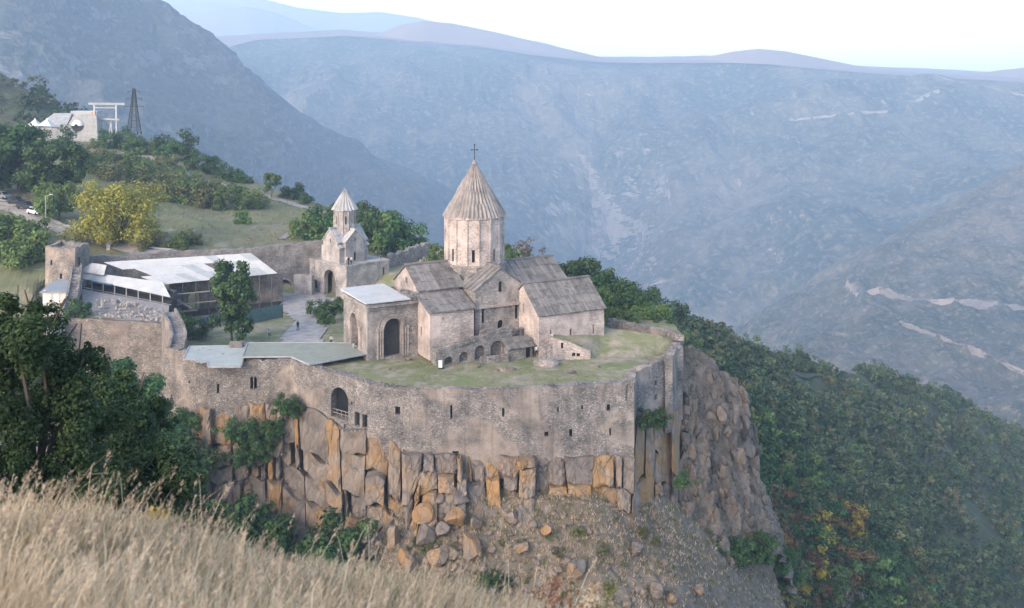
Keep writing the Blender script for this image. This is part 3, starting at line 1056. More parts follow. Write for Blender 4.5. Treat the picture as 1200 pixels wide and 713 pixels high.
def rib_cone(mb, c, r0, z0, z1, n, tiers, rtip=.25, th=.2, seed=0, rot=0.0):
    """cone of overlapping ridged stone slabs in staggered tiers"""
    rnd = random.Random(seed)
    for k in range(tiers):
        g0, g1 = k / tiers, (k + 1) / tiers
        m = max(8, int(n * (1 - .55 * g0)))
        ra, rb_ = r0 + (rtip - r0) * g0, r0 + (rtip - r0) * g1
        za, zb = z0 + (z1 - z0) * g0, z0 + (z1 - z0) * g1
        for i in range(m):
            a0 = rot + 2 * math.pi * (i + .03 + .5 * (k % 2)) / m
            a1 = rot + 2 * math.pi * (i + .97 + .5 * (k % 2)) / m
            am = (a0 + a1) / 2
            h = th * rnd.uniform(.8, 1.3)
            dz = rnd.uniform(-.14, .06)

            def q(a, r, z):
                return (c[0] + r * math.cos(a), c[1] + r * math.sin(a), z)
            vs = [q(a0, ra, za + dz), q(am, ra + h, za + dz - .05), q(a1, ra, za + dz), q(a0, rb_ + .02, zb + .12), q(am, rb_ + h * .55, zb + .12), q(a1, rb_ + .02, zb + .12), q(am, ra * .75, za + .1), q(am, rb_ * .7, zb)]
            mb.add(vs, [(0, 1, 4, 3), (1, 2, 5, 4), (0, 6, 1), (1, 6, 2), (3, 4, 7), (4, 5, 7), (0, 3, 7, 6), (2, 6, 7, 5)])
    mb.rings([ngon(r0 - .35, 24, z0 - .15, c), ngon(r0 - .2, 24, z0, c), ngon(rtip * .8, 24, z1 - .1, c)])


def cross(mb, p, h, wd=.09):
    x, y, z = p
    mb.bar((x, y, z), (x, y, z + h), wd)
    mb.bar((x - h * .2, y, z + h * .68), (x + h * .2, y, z + h * .68), wd)
    for dx, dz in ((-.2, .68), (.2, .68), (0, 1)):
        mb.box((x + h * dx - wd, y - wd, z + h * dz - wd), (x + h * dx + wd, y + wd, z + h * dz + wd))


# ------------------------------------------------------------------ the domed church
church = thing('domed_church', 'large pink stone church with tall drum and ribbed conical dome', 'church', (-5.5, 150, 0), 28)
# long nave arms and crossing
gabled(church, -10.7, -3.9, -4.5, 4.5, 0, 8.5, 11.2, 'u', M['church'], M['roof'], {'left': [rect(4.1, 4.9, 8.8, 9.6)]}, seed=1, skip=('right',))
gabled(church, 3.9, 13.0, -4.5, 4.5, 0, 7.9, 10.5, 'u', M['church_grey'], M['roof'], {'right': [arch(4.1, 4.9, 4, 6)]}, seed=5, skip=('left',))
gabled(church, -3.9, 3.9, -8.3, 4.4, 0, 8.5, 11.2, 'v', M['church_grey'], M['roof'],
       {'front': [arch(3.6, 4.2, 8.0, 9.5), rect(.9, 1.4, 4.0, 5.9), rect(6.2, 6.7, 4.0, 5.9), arch(3.45, 4.35, 1.4, 4.1)]}, seed=9)
mb = MB()
mb.box((-4.25, -8.62, 6.0), (3.2, -8.302, 6.35))
mb.box((-3.3, -8.44, 2.0), (-3.0, -8.302, 6.0))
mb.build('string_course', M['church'], church)
# lean-to chapel along the nave
mb = MB()
L = 6.55
panel(mb, (-11.0, -9.0), (-4.45, -9.0), rect(0, L, 0, 6.35), [rect(1.9, 2.0, 5.2, 5.6)], .6)
panel(mb, (-11.0, -4.6), (-11.0, -9.0), [(0, 0), (3.8, 0), (3.8, 6.3), (0, 7.7)], [arch(1.2, 1.7, 2.6, 3.9)], .6)
panel(mb, (-4.45, -8.4), (-4.45, -4.6), [(0, 0), (3.8, 0), (3.8, 7.7), (0, 6.3)], (), .55)
mb.build('chapel_wall', M['drum'], church)
mb = MB()
slab_roof(mb, (-11.3, -9.35, 6.35), (-4.2, -9.35, 6.35), (-4.2, -4.55, 8.05), (-11.3, -4.55, 8.05), .55, 3, seed=15)
mb.build('chapel_roof', M['roof'], church)
# crossing podium, drum, dome
mb = MB()
mb.prism([(4.55 * math.cos(R(22.5 + 45 * i)), 4.55 * math.sin(R(22.5 + 45 * i))) for i in range(8)], 8.5, 10.75)
mb.prism([(4.75 * math.cos(R(22.5 + 45 * i)), 4.75 * math.sin(R(22.5 + 45 * i))) for i in range(8)], 10.75, 11.0)
mb.build('drum_base', M['church_grey'], church)
drum(church, (0, 0), 4.3, 16, 11.0, 17.85, M['drum'], 8, .42, 11.5, 13.3, R(11.25 - 28))
mb = MB()
for i in range(16):
    a = R(22.5 * i - 28 + 11.25)
    mb.bar((4.33 * math.cos(a), 4.33 * math.sin(a), 11.0), (4.33 * math.cos(a), 4.33 * math.sin(a), 17.5), .2)
mb.rings([ngon(4.36, 16, 17.45, (0, 0), R(11.25 - 28)), ngon(4.5, 16, 17.6, (0, 0), R(11.25 - 28)), ngon(4.5, 16, 17.9, (0, 0), R(11.25 - 28)), ngon(4.2, 16, 17.92, (0, 0), R(11.25 - 28))])
mb.build('cornice', M['drum'], church)
mb = MB()
rib_cone(mb, (0, 0), 4.42, 17.85, 24.9, 44, 4, .3, .24, 3)
mb.build('dome_cone', M['cone'], church)
mb = MB()
mb.rings([ngon(.42, 12, 24.6), ngon(.3, 12, 25.0), ngon(.42, 12, 25.3), ngon(.16, 12, 25.7), ngon(.05, 12, 25.8)])
mb.build('finial', M['cone'], church)
mb = MB()
cross(mb, (0, 0, 25.7), 2.3, .085)
mb.build('cross', M['iron'], church)

# ------------------------------------------------------------------ entrance porch (bell-tower hall) with arches
porch = thing('entrance_porch', 'grey stone porch with two deep arches and flat pale metal roof', 'porch', (-5.5, 150, 0), 28)
u0, u1, v0, v1, zt = -18.3, -10.95, -4.9, 4.9, 7.6
mb = MB()
panel(mb, (u0, v0), (u1, v0), rect(0, u1 - u0, -.6, zt), [arch(2.3, 4.9, .1, 5.3)], .9)
panel(mb, (u0, v1), (u0, v0 + .9), rect(0, v1 - v0 - .9, -.6, zt), [arch(3.6, 6.6, .1, 5.4)], .9)
panel(mb, (u1, v1), (u0 + .9, v1), rect(0, u1 - u0 - .9, -.6, zt), (), .9)
mb.build('wall', M['church_grey'], porch)
win_pane(porch, (u0, v0), (u1, v0), arch(2.3, 4.9, .1, 5.3), .75, M['dark_wood'], 'door')
mb, mbs = MB(), MB()
# stepped archivolts and colonnettes round both arches
for k, (r, dep) in enumerate(((1.45, .3), (1.75, .18), (2.1, .08))):
    for i in range(14):
        a0, a1 = math.pi * i / 14, math.pi * (i + 1) / 14
        c = u0 + 3.6
        mb.bar((c + r * math.cos(a0), v0 - dep / 2, 4.0 + r * math.sin(a0)), (c + r * math.cos(a1), v0 - dep / 2, 4.0 + r * math.sin(a1)), .22, dep + .02)
        c2 = v1 - 5.1
        r2 = r + .2
        mbs.bar((u0 - dep / 2, c2 + r2 * math.cos(a0), 3.9 + r2 * math.sin(a0)), (u0 - dep / 2, c2 + r2 * math.cos(a1), 3.9 + r2 * math.sin(a1)), dep + .02, .22)
for s in (-1, 1):
    for r in (1.48, 1.8, 2.15):
        mb.bar((u0 + 3.6 + s * r, v0 - .11, 0), (u0 + 3.6 + s * r, v0 - .11, 3.9), .2, .22)
        mbs.bar((u0 - .11, v1 - 5.1 + s * (r + .2), 0), (u0 - .11, v1 - 5.1 + s * (r + .2), 3.8), .2, .22)
    mb.box((u0 + 3.6 + s * 1.85 - .5, v0 - .26, 3.8), (u0 + 3.6 + s * 1.85 + .5, v0 - .003, 4.1))
    mbs.box((u0 - .26, v1 - 5.1 + s * 2.05 - .5, 3.7), (u0 - .003, v1 - 5.1 + s * 2.05 + .5, 4.0))
mb.build('arch_moulding', M['church'], porch)
mbs.build('arch_moulding', M['church'], porch)
mb = MB()
mb.box((u0 - .3, v0 - .3, 7.0), (u1 + .1, v0 - .003, 7.35))
mb.box((u0 - .3, v0 - .003, 7.0), (u0 - .003, v1, 7.35))
for i in range(26):
    mb.box((u0 + .1 + i * .28, v0 - .2, 6.6), (u0 + .25 + i * .28, v0 - .003, 7.0))
mb.build('cornice', M['church_grey'], porch)
mb = MB()
mb.prism([(u0 - .4, v0 - .4), (u1 - 1.3, v0 - .4), (u1 - 1.3, v1 + .2), (u0 - .4, v1 + .2)], 7.605, [7.72, 7.78, 7.95, 7.9])
mb.build('roof', M['white_roof'], porch)
for i in range(1, 6):
    mb = MB()
    x = u0 - .4 + i * 1.08
    mb.box((x - .03, v0 - .4, 7.74), (x + .03, v1 + .2, 7.98))
rnd = random.Random(4)
mb = MB()
for i in range(40):
    x, yv, s = u1 - rnd.uniform(-.1, 1.2), rnd.uniform(v0, v0 + 3.5), rnd.uniform(.2, .45)
    mb.box((x - s, yv - s, 7.55), (x + s, yv + s, 7.7 + rnd.uniform(0, .55)))
tag(mb.build('broken_masonry', M['curtain'], porch), kind='stuff')

# ------------------------------------------------------------------ side chapel (gabled wing)
chapel = thing('side_chapel', 'long gabled stone chapel with slab roof beside the domed church', 'chapel', (-5.5, 150, 0), 28)
gabled(chapel, 2.95, 13.45, -14.0, -5.3, -.6, 5.55, 9.0, 'u', M['drum'], M['roof'],
       {'front': [rect(1.7, 1.95, 1.6, 3.4), rect(4.9, 5.2, 1.7, 3.2), rect(8.6, 8.85, 2.0, 3.4)], 'left': [rect(4.2, 4.5, 5.0, 6.4)]}, seed=21, rows=4)

# ------------------------------------------------------------------ ruined arcade in front of the church
ruin = thing('ruined_arcade', 'low ruined grey arcade of small arches against the church wall', 'ruin', (-5.5, 150, 0), 28)
rnd = random.Random(12)
mb = MB()
hs = [arch(.9 + 0, 2.1, .02, 1.0), arch(3.0, 4.5, .02, 1.35), arch(5.3, 6.9, .02, 1.9), arch(7.7, 9.5, .02, 2.2)]
top = rough_top(0, 11.0, 1.9, 3.9, 34, .22, rnd)
panel(mb, (-10.9, -11.6), (.1, -11.6), [(0, -.6), (11.0, -.6)] + top, hs, .7)
panel(mb, (-3.8, -9.9), (2.6, -9.9), [(0, -.4), (6.4, -.4)] + rough_top(0, 6.4, 3.3, 3.1, 18, .25, rnd), [arch(2.8, 4.4, 1.7, 2.8), arch(4.9, 6.0, 1.9, 2.9)], .5)
panel(mb, (-10.9, -9.2), (-10.9, -11.55), rect(0, 2.3, -.4, 1.9), (), .5)
mb.build('wall', M['curtain'], ruin)
for h in hs:
    win_pane(ruin, (-10.9, -11.6), (.1, -11.6), h, .62, M['retain'], 'niche')
mb = MB()
for i in range(90):
    s = rnd.random()
    z = 1.9 + 2.0 * s
    w_ = rnd.uniform(.12, .3)
    p = (-10.9 + 11 * s, -11.3 + rnd.uniform(-.25, .25), z)
    mb.box((p[0] - w_, p[1] - w_, p[2] - .3), (p[0] + w_, p[1] + w_, p[2] + rnd.uniform(.02, .25)))
tag(mb.build('coping_stones', M['curtain'], ruin), kind='stuff')

shed = thing('stone_lean_to', 'small stone lean-to with sloping slab roof beside the ruined arcade', 'lean-to', (-5.5, 150, 0), 28)
mb = MB()
panel(mb, (-1.4, -13.3), (2.3, -13.3), rect(0, 3.7, -.5, 1.35), [rect(2.7, 3.5, -.4, 1.25)], .4)
panel(mb, (2.3, -13.3 + .4), (2.3, -11.9), rect(0, 1.0, -.5, 1.35), (), .35)
panel(mb, (-1.4, -11.9), (-1.4, -13.3 + .4), rect(0, 1.0, -.5, 1.35), (), .35)
mb.build('wall', M['curtain'], shed)
win_pane(shed, (-1.4, -13.3), (2.3, -13.3), rect(2.7, 3.5, -.4, 1.25), .35, M['void'], 'doorway')
mb = MB()
slab_roof(mb, (-1.7, -13.6, 1.3), (2.5, -13.6, 1.3), (2.5, -11.75, 2.45), (-1.7, -11.75, 2.45), .5, 2, seed=31)
mb.build('roof', M['roof'], shed)

wall_l = thing('garden_wall', 'low rubble wall in front of the ruined arcade', 'wall', (-5.5, 150, 0), 28)
mb = MB()
panel(mb, (-5.6, -13.4), (-1.7, -14.0), [(0, -.6), (3.94, -.6)] + rough_top(0, 3.94, .75, .8, 14, .08, rnd), (), .5)
mb.build('wall', M['fort'], wall_l)

# khachkar monument on a round plinth
mon = thing('cross_stone', 'carved cross stones standing on a round stepped plinth', 'monument', tuple(G(640, 426, -.05)), 20)
mb = MB()
mb.rings([ngon(1.7, 24, -.3), ngon(1.7, 24, .18), ngon(1.45, 24, .2), ngon(1.4, 24, .45), ngon(1.1, 24, .47), ngon(1.0, 24, .7)])
mb.build('plinth', M['church'], mon)
for dx in (-.55, .45):
    mb = MB()
    mb.prism([(dx - .42, -.16), (dx + .42, -.16), (dx + .36, .16), (dx - .36, .16)], .68, 2.3)
    mb.box((dx - .5, -.24, 2.3), (dx + .5, .2, 2.5))
    sl = mb.build('slab', M['church'], mon)
    mb = MB()
    cross(mb, (dx, -.2, .95), 1.15, .1)
    mb.build('carved_cross', M['drum'], sl)

# sunken building with grass roof beside the side chapel
bank = thing('turf_roofed_cell', 'pink plastered monk cell with turf roof sloping down to the terrace', 'building', (0, 0, 0), 0)
A, B = G(644, 420, -.1), G(692, 420.5, -.1)
L = math.hypot(B[0] - A[0], B[1] - A[1])
mb = MB()
zA, zB = 38 - (395 - HZ) * A[1] / F, 38 - (411 - HZ) * B[1] / F
hs = [rect(1.55, 1.85, 1.2, 2.0), rect(3.05, 3.5, .15, .65), rect(3.65, 4.1, .15, .6)]
panel(mb, A, B, [(0, -.6), (L, -.6), (L, zB), (L * .5, (zA + zB) / 2 + .15), (0, zA)], hs, .5)
C = P(652, 0, 147.5)
panel(mb, C, A + np.array([0, .5, 0]), [(0, -.6), (math.hypot(*(A - C)[:2]) - .5, -.6), (math.hypot(*(A - C)[:2]) - .5, zA), (0, zA + .3)], (), .5)
mb.build('wall', M['drum'], bank)
for h in hs:
    win_pane(bank, A, B, h, .3)
rows = []
for t in np.linspace(0, 1, 26):
    f0 = np.array([A[0] + .1 + (B[0] + 5.3 - A[0]) * t, A[1] + .25 - .9 * t, (zA + .05 + (zB - zA) * min(1, t * 1.75)) * (1 - min(1, max(0, (t - .4) / .1))) - .4 * min(1, max(0, (t - .4) / .1))])
    f1 = P(655 + 142 * t, 0, 149.0 - 6 * t)
    f1[2] = (2.4 - .7 * t) * (1 - min(1, max(0, (t - .78) / .22)) ** 2) - .1
    ln = []
    for s in np.linspace(0, 1, 16):
        qv = f0 * (1 - s) + f1 * s
        qv[2] += .22 * fbm(qv * .5, 3, 77)
        ln.append(qv)
    rows.append(ln)
V2 = np.array(rows)
nr, nc = V2.shape[:2]
idx = np.arange(nr * nc).reshape(nr, nc)
q = np.stack([idx[:-1, :-1], idx[1:, :-1], idx[1:, 1:], idx[:-1, 1:]], -1).reshape(-1, 4)
link('turf_roof', mesh_np('turf_roof', V2.reshape(-1, 3), q, True), M['lawn'], bank)
mb = MB()
for i in range(60):
    t = rnd.random()
    pz = P(708 + 90 * t, 0, 150.2 - 7.4 * t)
    s = rnd.uniform(.2, .45)
    mb.box((pz[0] - s, pz[1] - .3, 1.2), (pz[0] + s, pz[1] + .3, 2.55 - .6 * t + rnd.uniform(-.1, .3)))
tag(mb.build('parapet_stones', M['fort'], bank), kind='stuff')

# ------------------------------------------------------------------ gate church on its vaulted platform
gx = (406 - 600) * 193 / F
gate = thing('gate_church', 'small grey gate church with conical dome on a vaulted stone platform', 'church', (gx, 193, 0), 45)
mb = MB()
panel(mb, (0, 0), (10.2, 0), rect(0, 10.2, -4.4, 2.0), [rect(8.6, 9.1, -.9, .9)], .7)
ha = [arch(12.4 - 7.3, 12.4 - 3.4, -4.3, .9), arch(12.4 - 10.9, 12.4 - 9.6, -3.4, -1.7), rect(1.6, 1.9, .2, .9)]
panel(mb, (0, 12.4), (0, .7), rect(0, 11.7, -4.4, 2.0), ha, .9)
panel(mb, (10.2, .7), (10.2, 12.4), rect(0, 11.7, -4.4, 2.0), (), .7)
panel(mb, (9.5, 12.4), (.9, 12.4), rect(0, 8.6, -4.4, 2.0), (), .7)
mb.build('platform_wall', M['gate'], gate)
mb = MB()
mb.prism([(-.12, -.12), (10.32, -.12), (10.32, 12.5), (-.12, 12.5)], 2.005, 2.3)
mb.build('platform_floor', M['gate'], gate)
win_pane(gate, (0, 12.4), (0, .7), ha[0], 1.8, M['retain'], 'archway')
mb = MB()
for i in range(12):
    a0, a1 = math.pi * i / 12, math.pi * (i + 1) / 12
    c2, r2 = 12.4 - 7.05, 2.1
    c2 = 5.35
    mb.bar((-.06, c2 + r2 * math.cos(a0), -1.05 + r2 * math.sin(a0)), (-.06, c2 + r2 * math.cos(a1), -1.05 + r2 * math.sin(a1)), .14, .3)
mb.build('arch_moulding', M['church'], gate)
win_pane(gate, (0, 12.4), (0, .7), ha[1], .5, M['void'], 'niche')
win_pane(gate, (0, 12.4), (0, .7), ha[2], .4)
win_pane(gate, (0, 0), (10.2, 0), rect(8.6, 9.1, -.9, .9), .4)
gabled(gate, .3, 7.1, 3.3, 8.0, 2.3, 6.3, 8.6, 'u', M['gate'], M['gateroof'], {'left': [rect(1.9, 3.0, 2.32, 4.5), rect(2.2, 2.5, 6.0, 6.8)]}, over=.2, seed=41, step=.5, rows=2)
gabled(gate, 1.5, 5.9, 2.3, 9.0, 2.3, 6.3, 8.4, 'v', M['gate'], M['gateroof'], {'front': [arch(1.9, 2.5, 2.6, 4.3), rect(2.05, 2.35, 6.2, 7.0)]}, over=.2, seed=45, step=.5, rows=2)
mb = MB()
mb.box((.32, 2.7, 2.3), (7.08, 8.6, 5.3))
mb.build('corner_rooms', M['gate'], gate)
mb = MB()
slab_roof(mb, (.1, 2.5, 5.2), (7.3, 2.5, 5.2), (7.3, 3.4, 5.75), (.1, 3.4, 5.75), .5, 1, seed=48)
mb.build('corner_roof', M['gateroof'], gate)
drum(gate, (3.7, 5.65), 2.1, 12, 7.4, 12.3, M['gate'], 6, .3, 9.4, 11.0, R(15), .35)
mb = MB()
mb.rings([ngon(2.12, 12, 12.0, (3.7, 5.65), R(15)), ngon(2.3, 12, 12.1, (3.7, 5.65), R(15)), ngon(2.3, 12, 12.35, (3.7, 5.65), R(15))])
for i in range(12):
    a = R(30 * i + 15)
    mb.bar((3.7 + 2.12 * math.cos(a), 5.65 + 2.12 * math.sin(a), 7.6), (3.7 + 2.12 * math.cos(a), 5.65 + 2.12 * math.sin(a), 12.05), .16)
mb.build('cornice', M['gate'], gate)
mb = MB()
rib_cone(mb, (3.7, 5.65), 2.45, 12.2, 15.9, 20, 1, .12, .22, 5)
mb.build('dome_cone', M['gateroof'], gate)
mb = MB()
mb.rings([ngon(.14, 8, 15.8, (3.7, 5.65)), ngon(.2, 8, 16.0, (3.7, 5.65)), ngon(.03, 8, 16.3, (3.7, 5.65))])
mb.build('finial', M['gateroof'], gate)

# old broken wall climbing behind the gate church
bw = thing('broken_rampart', 'broken rubble rampart climbing the bank behind the gate church', 'wall')
mb = MB()
A, B = P(458, 0, 205), P(505, 0, 214)
L = math.hypot(*(B - A)[:2])
panel(mb, A, B, [(0, -2), (L, -1)] + rough_top(0, L, 2.2, 3.3, 26, .35, rnd), (), 1.2)
mb.build('wall', M['curtain'], bw)
mb = MB()
A, B = P(470, 0, 200), P(522, 0, 207)
L = math.hypot(*(B - A)[:2])
panel(mb, A, B, [(0, -2), (L, -1)] + rough_top(0, L, -.5, 3.2, 26, .4, rnd), (), 1.3)
mb.build('wall', M['fort'], bw)

# ------------------------------------------------------------------ curtain wall with gateway, corner tower
def seg_sz(a, b, px, py):
    ax, ay, bx, by = a[0], a[1], b[0], b[1]
    k = (px - 600) / F
    # ax + t(bx-ax) = k (ay + t(by-ay))
    t = (k * ay - ax) / ((bx - ax) - k * (by - ay))
    L = math.hypot(bx - ax, by - ay)
    dd = ay + t * (by - ay)
    return t * L, EYE - (py - HZ) * dd / F


def px_rect(a, b, x0, y0, x1, y1):
    s0, zb = seg_sz(a, b, x0, y1)
    s1, zt_ = seg_sz(a, b, x1, y0)
    return rect(s0, s1, zb, zt_)


def px_arch(a, b, x0, y0, x1, y1):
    s0, zb = seg_sz(a, b, x0, y1)
    s1, zt_ = seg_sz(a, b, x1, y0)
    return arch(s0, s1, zb, zt_, 10)


cur = thing('curtain_wall', 'long grey rubble curtain wall with an arched gateway', 'wall')
A, B, C = P(104, 0, 189), P(300, 0, 198), P(378, 0, 202.5)
for i, (a, b, za, zb) in enumerate(((A, B, EYE - (301 - HZ) * 189 / F, EYE - (291 - HZ) * 198 / F), (B, C, EYE - (291 - HZ) * 198 / F, EYE - (283 - HZ) * 202 / F))):
    L = math.hypot(*(b - a)[:2])
    hs = [px_arch(a, b, 323, 327, 342, 351)] if i else []
    mb = MB()
    panel(mb, a, b, [(0, -4.6), (L, -4.6)] + rough_top(0, L, za, zb, int(L * 1.2), .16, rnd), hs, 1.4)
    mb.build('wall', M['curtain'], cur)
    for h in hs:
        win_pane(cur, a, b, h, 1.3, M['retain'], 'gateway')
        s0, s1 = h[0][0], h[1][0]
        mb = MB()
        t = (Vector(b) - Vector(a))
        t.z = 0
        t.normalize()
        n = Vector((t.y, -t.x, 0))
        zc = max(p[1] for p in h) - (s1 - s0) / 2
        rr = (s1 - s0) / 2 + .18
        for k in range(12):
            a0, a1 = math.pi * k / 12, math.pi * (k + 1) / 12
            c = Vector((a[0], a[1], 0)) + t * ((s0 + s1) / 2) + n * .1
            mb.bar(c + t * rr * math.cos(a0) + Vector((0, 0, zc + rr * math.sin(a0))), c + t * rr * math.cos(a1) + Vector((0, 0, zc + rr * math.sin(a1))), .24, .38)
        mb.build('arch_moulding', M['gate'], cur)
# retaining stretch from the gateway to the platform
mb = MB()
A2, B2 = P(344, 0, 198), P(365, 0, 196.5)
panel(mb, A2, B2, [(0, -4.6), (math.hypot(*(B2 - A2)[:2]), -4.6)] + rough_top(0, math.hypot(*(B2 - A2)[:2]), -.3, -.2, 8, .1, rnd), (), 1.0)
mb.build('buttress', M['gate'], cur)

tower = thing('corner_tower', 'square rubble corner tower with a dark doorway', 'tower')
a, b, c = P(53, 0, 183), P(88, 0, 180.5), P(104.5, 0, 187)
dd = a + (c - b)
mb = MB()
for (p, q2, hs) in ((a, b, [px_rect(a, b, 59, 305, 61.5, 311), px_rect(a, b, 70, 321, 73, 327)]), (b, c, [px_rect(b, c, 89.5, 301, 94, 313)]), (c, dd, []), (dd, a, [])):
    L = math.hypot(*(q2 - p)[:2])
    off = 0 if hs or True else .6
    panel(mb, p, q2, [(0.0, -5), (L, -5)] + rough_top(0, L, 7.7, 7.7, 14, .2, rnd), hs, .7)
    for h in hs:
        pass
mb.build('wall', M['fort'], tower)
for (p, q2, hs) in ((a, b, [px_rect(a, b, 59, 305, 61.5, 311), px_rect(a, b, 70, 321, 73, 327)]), (b, c, [px_rect(b, c, 89.5, 301, 94, 313)])):
    for h in hs:
        win_pane(tower, p, q2, h, .5)
mb = MB()
ctr = (a + b + c + dd) / 4
mb.prism([tuple((ctr + (p - ctr) * .9)[:2]) for p in (a, b, c, dd)], 6.6, 6.9)
mb.build('roof', M['dirt'], tower)

# ------------------------------------------------------------------ fortress front
fort = thing('fortress_wall', 'tall rubble fortress wall with slit windows standing on the cliff edge', 'fortress wall')
TOPZ = {'a': .15, 'b': .15, 'c': .0, 'd': .0, 'e': -.35, 'f': .55, 'g': .45, 'h': .05, 'i': -.15, 'j': -.1, 'k': .2, 'l': .1, 'm': .75, 'n': .9}
BOTZ = {'a': -9, 'b': -9, 'c': -9, 'd': -9, 'e': -9, 'f': -9, 'g': -9, 'h': -10.5, 'i': -11, 'j': -11, 'k': -11, 'l': -10, 'm': -11, 'n': -12}
HOLES = {
    'ab': [('r', 221, 446, 223, 449)],
    'ef': [('r', 254, 450, 257, 461), ('a', 293.3, 442, 296.6, 456), ('a', 297.6, 442, 301, 456)],
    'gh': [('a', 388, 457, 408, 488), ('r', 415.5, 484, 421.5, 499), ('r', 424.5, 487, 430.5, 501), ('r', 411.5, 471, 413, 475), ('r', 394, 496, 396.5, 502), ('r', 403, 498, 405, 503)],
    'hi': [('r', 463, 477, 469, 486)],
    'ij': [('r', 527.6, 475, 530.2, 491), ('r', 588.3, 478.5, 591, 489), ('r', 530, 529, 537.5, 536)],
    'jk': [('r', 653, 477, 655, 483), ('r', 681, 475, 683.5, 480), ('r', 711, 474, 715.5, 482), ('r', 638, 506, 643, 512), ('r', 667, 503, 671, 512), ('r', 714, 502, 716.3, 511), ('a', 733, 450.5, 740.5, 470)],
    'lm': [('r', 767, 445, 770.5, 452), ('r', 767, 462, 770.5, 469), ('r', 767, 482, 769.5, 487)]}
keys = 'abcdefghijklmn'
rnd = random.Random(33)
cop = MB()
for i in range(len(keys) - 1):
    ka, kb = keys[i], keys[i + 1]
    a, b = FW[ka], FW[kb]
    L = math.hypot(*(b - a)[:2])
    hs = []
    for h in HOLES.get(ka + kb, []):
        hs.append((px_arch if h[0] == 'a' else px_rect)(a, b, *h[1:]))
    mb = MB()
    n = max(2, int(L / .7))
    panel(mb, a, b, [(0, BOTZ[ka]), (L, BOTZ[kb])] + rough_top(0, L, TOPZ[ka], TOPZ[kb], n, .13, rnd), hs, 1.2)
    mb.build('wall', M['fort'], fort)
    for h in hs:
        w_ = h[1][0] - h[0][0]
        win_pane(fort, a, b, h, .9 if w_ > 1.2 else .45, M['void'], 'window')
        if w_ > 1.5:       # rail across the big arched opening
            s0, s1, zb = h[0][0], h[1][0], h[0][1]
            t = Vector(((b - a)[0], (b - a)[1], 0)).normalized()
            nn = Vector((t.y, -t.x, 0))
            o0 = Vector((a[0], a[1], 0))
            mb = MB()
            for zz in (.5, .95):
                mb.bar(o0 + t * (s0 + .03) - nn * .3 + Vector((0, 0, zb + zz)), o0 + t * (s1 - .03) - nn * .3 + Vector((0, 0, zb + zz)), .08)
            for k in range(1, 4):
                p = o0 + t * (s0 + (s1 - s0) * k / 4) - nn * .3
                mb.bar(p + Vector((0, 0, zb)), p + Vector((0, 0, zb + .95)), .07)
            mb.build('railing', M['wood'], fort)
    t = Vector(((b - a)[0], (b - a)[1], 0)).normalized()
    nn = Vector((t.y, -t.x, 0))
    for k in range(int(L * 2.6)):
        f = rnd.random()
        p = Vector((a[0], a[1], 0)) + t * L * f - nn * rnd.uniform(.1, 1.3)
        zz = TOPZ[ka] + (TOPZ[kb] - TOPZ[ka]) * f
        s = rnd.uniform(.1, .26)
        vs = [(p.x + s * rnd.uniform(.6, 1.2) * sx, p.y + s * rnd.uniform(.6, 1.2) * sy, zz + (-.2 if sz < 0 else rnd.uniform(.0, .2))) for sz in (-1, 1) for sx, sy in ((-1, -1), (1, -1), (1, 1), (-1, 1))]
        cop.add(vs, [(0, 3, 2, 1), (4, 5, 6, 7), (0, 1, 5, 4), (1, 2, 6, 5), (2, 3, 7, 6), (3, 0, 4, 7)])
tag(cop.build('coping_stones', M['fort'], fort), kind='stuff')
# wooden beams of a lost balcony below the two openings
for x0 in (409, 414, 419, 424, 429):
    a, b = FW['g'], FW['h']
    s, z = seg_sz(a, b, x0, 502)
    t = Vector(((b - a)[0], (b - a)[1], 0)).normalized()
    nn = Vector((t.y, -t.x, 0))
    p = Vector((a[0], a[1], z)) + t * s
    MB().bar(p - nn * .3, p + nn * 1.2 + t * .1, .16).build('beam', M['wood'], fort)
# buttress strips at the far corner
mb = MB()
for px0, d0 in ((783, 135.8), (795, 140.8)):
    p = P(px0, 0, d0)
    mb.prism([(p[0] - .5, p[1] - .7), (p[0] + .5, p[1] - .5), (p[0] + .5, p[1] + .8), (p[0] - .5, p[1] + .8)], -9, .9)
mb.build('buttress', M['fort'], fort)

# ------------------------------------------------------------------ flat metal roofs over the fortress rooms


def sheet_roof(name, label, pts, z, mat, th=.14, seam=None, zs=None):
    """sheet-metal roof: each seam-to-seam sheet is its own panel"""
    root = thing(name, label, 'roof')
    pl = [G(px, py, zz)[:2] for (px, py), zz in zip(pts, zs or [z] * len(pts))]
    mb = MB()
    mb.prism([tuple(p) for p in pl], [(k - th) for k in (zs or [z] * len(pts))], zs or [z] * len(pts))
    mb.build('sheet', mat, root)
    mb = MB()
    cx = np.mean(pl, axis=0)
    for i in range(len(pl)):
        p, q2 = pl[i], pl[(i + 1) % len(pl)]
        zz0, zz1 = (zs or [z] * len(pts))[i], (zs or [z] * len(pts))[(i + 1) % len(pl)]
        mb.bar((p[0], p[1], zz0 - .02), (q2[0], q2[1], zz1 - .02), .16, .2)
    mb.build('edge_flashing', M['concrete'], root)
    return root, pl


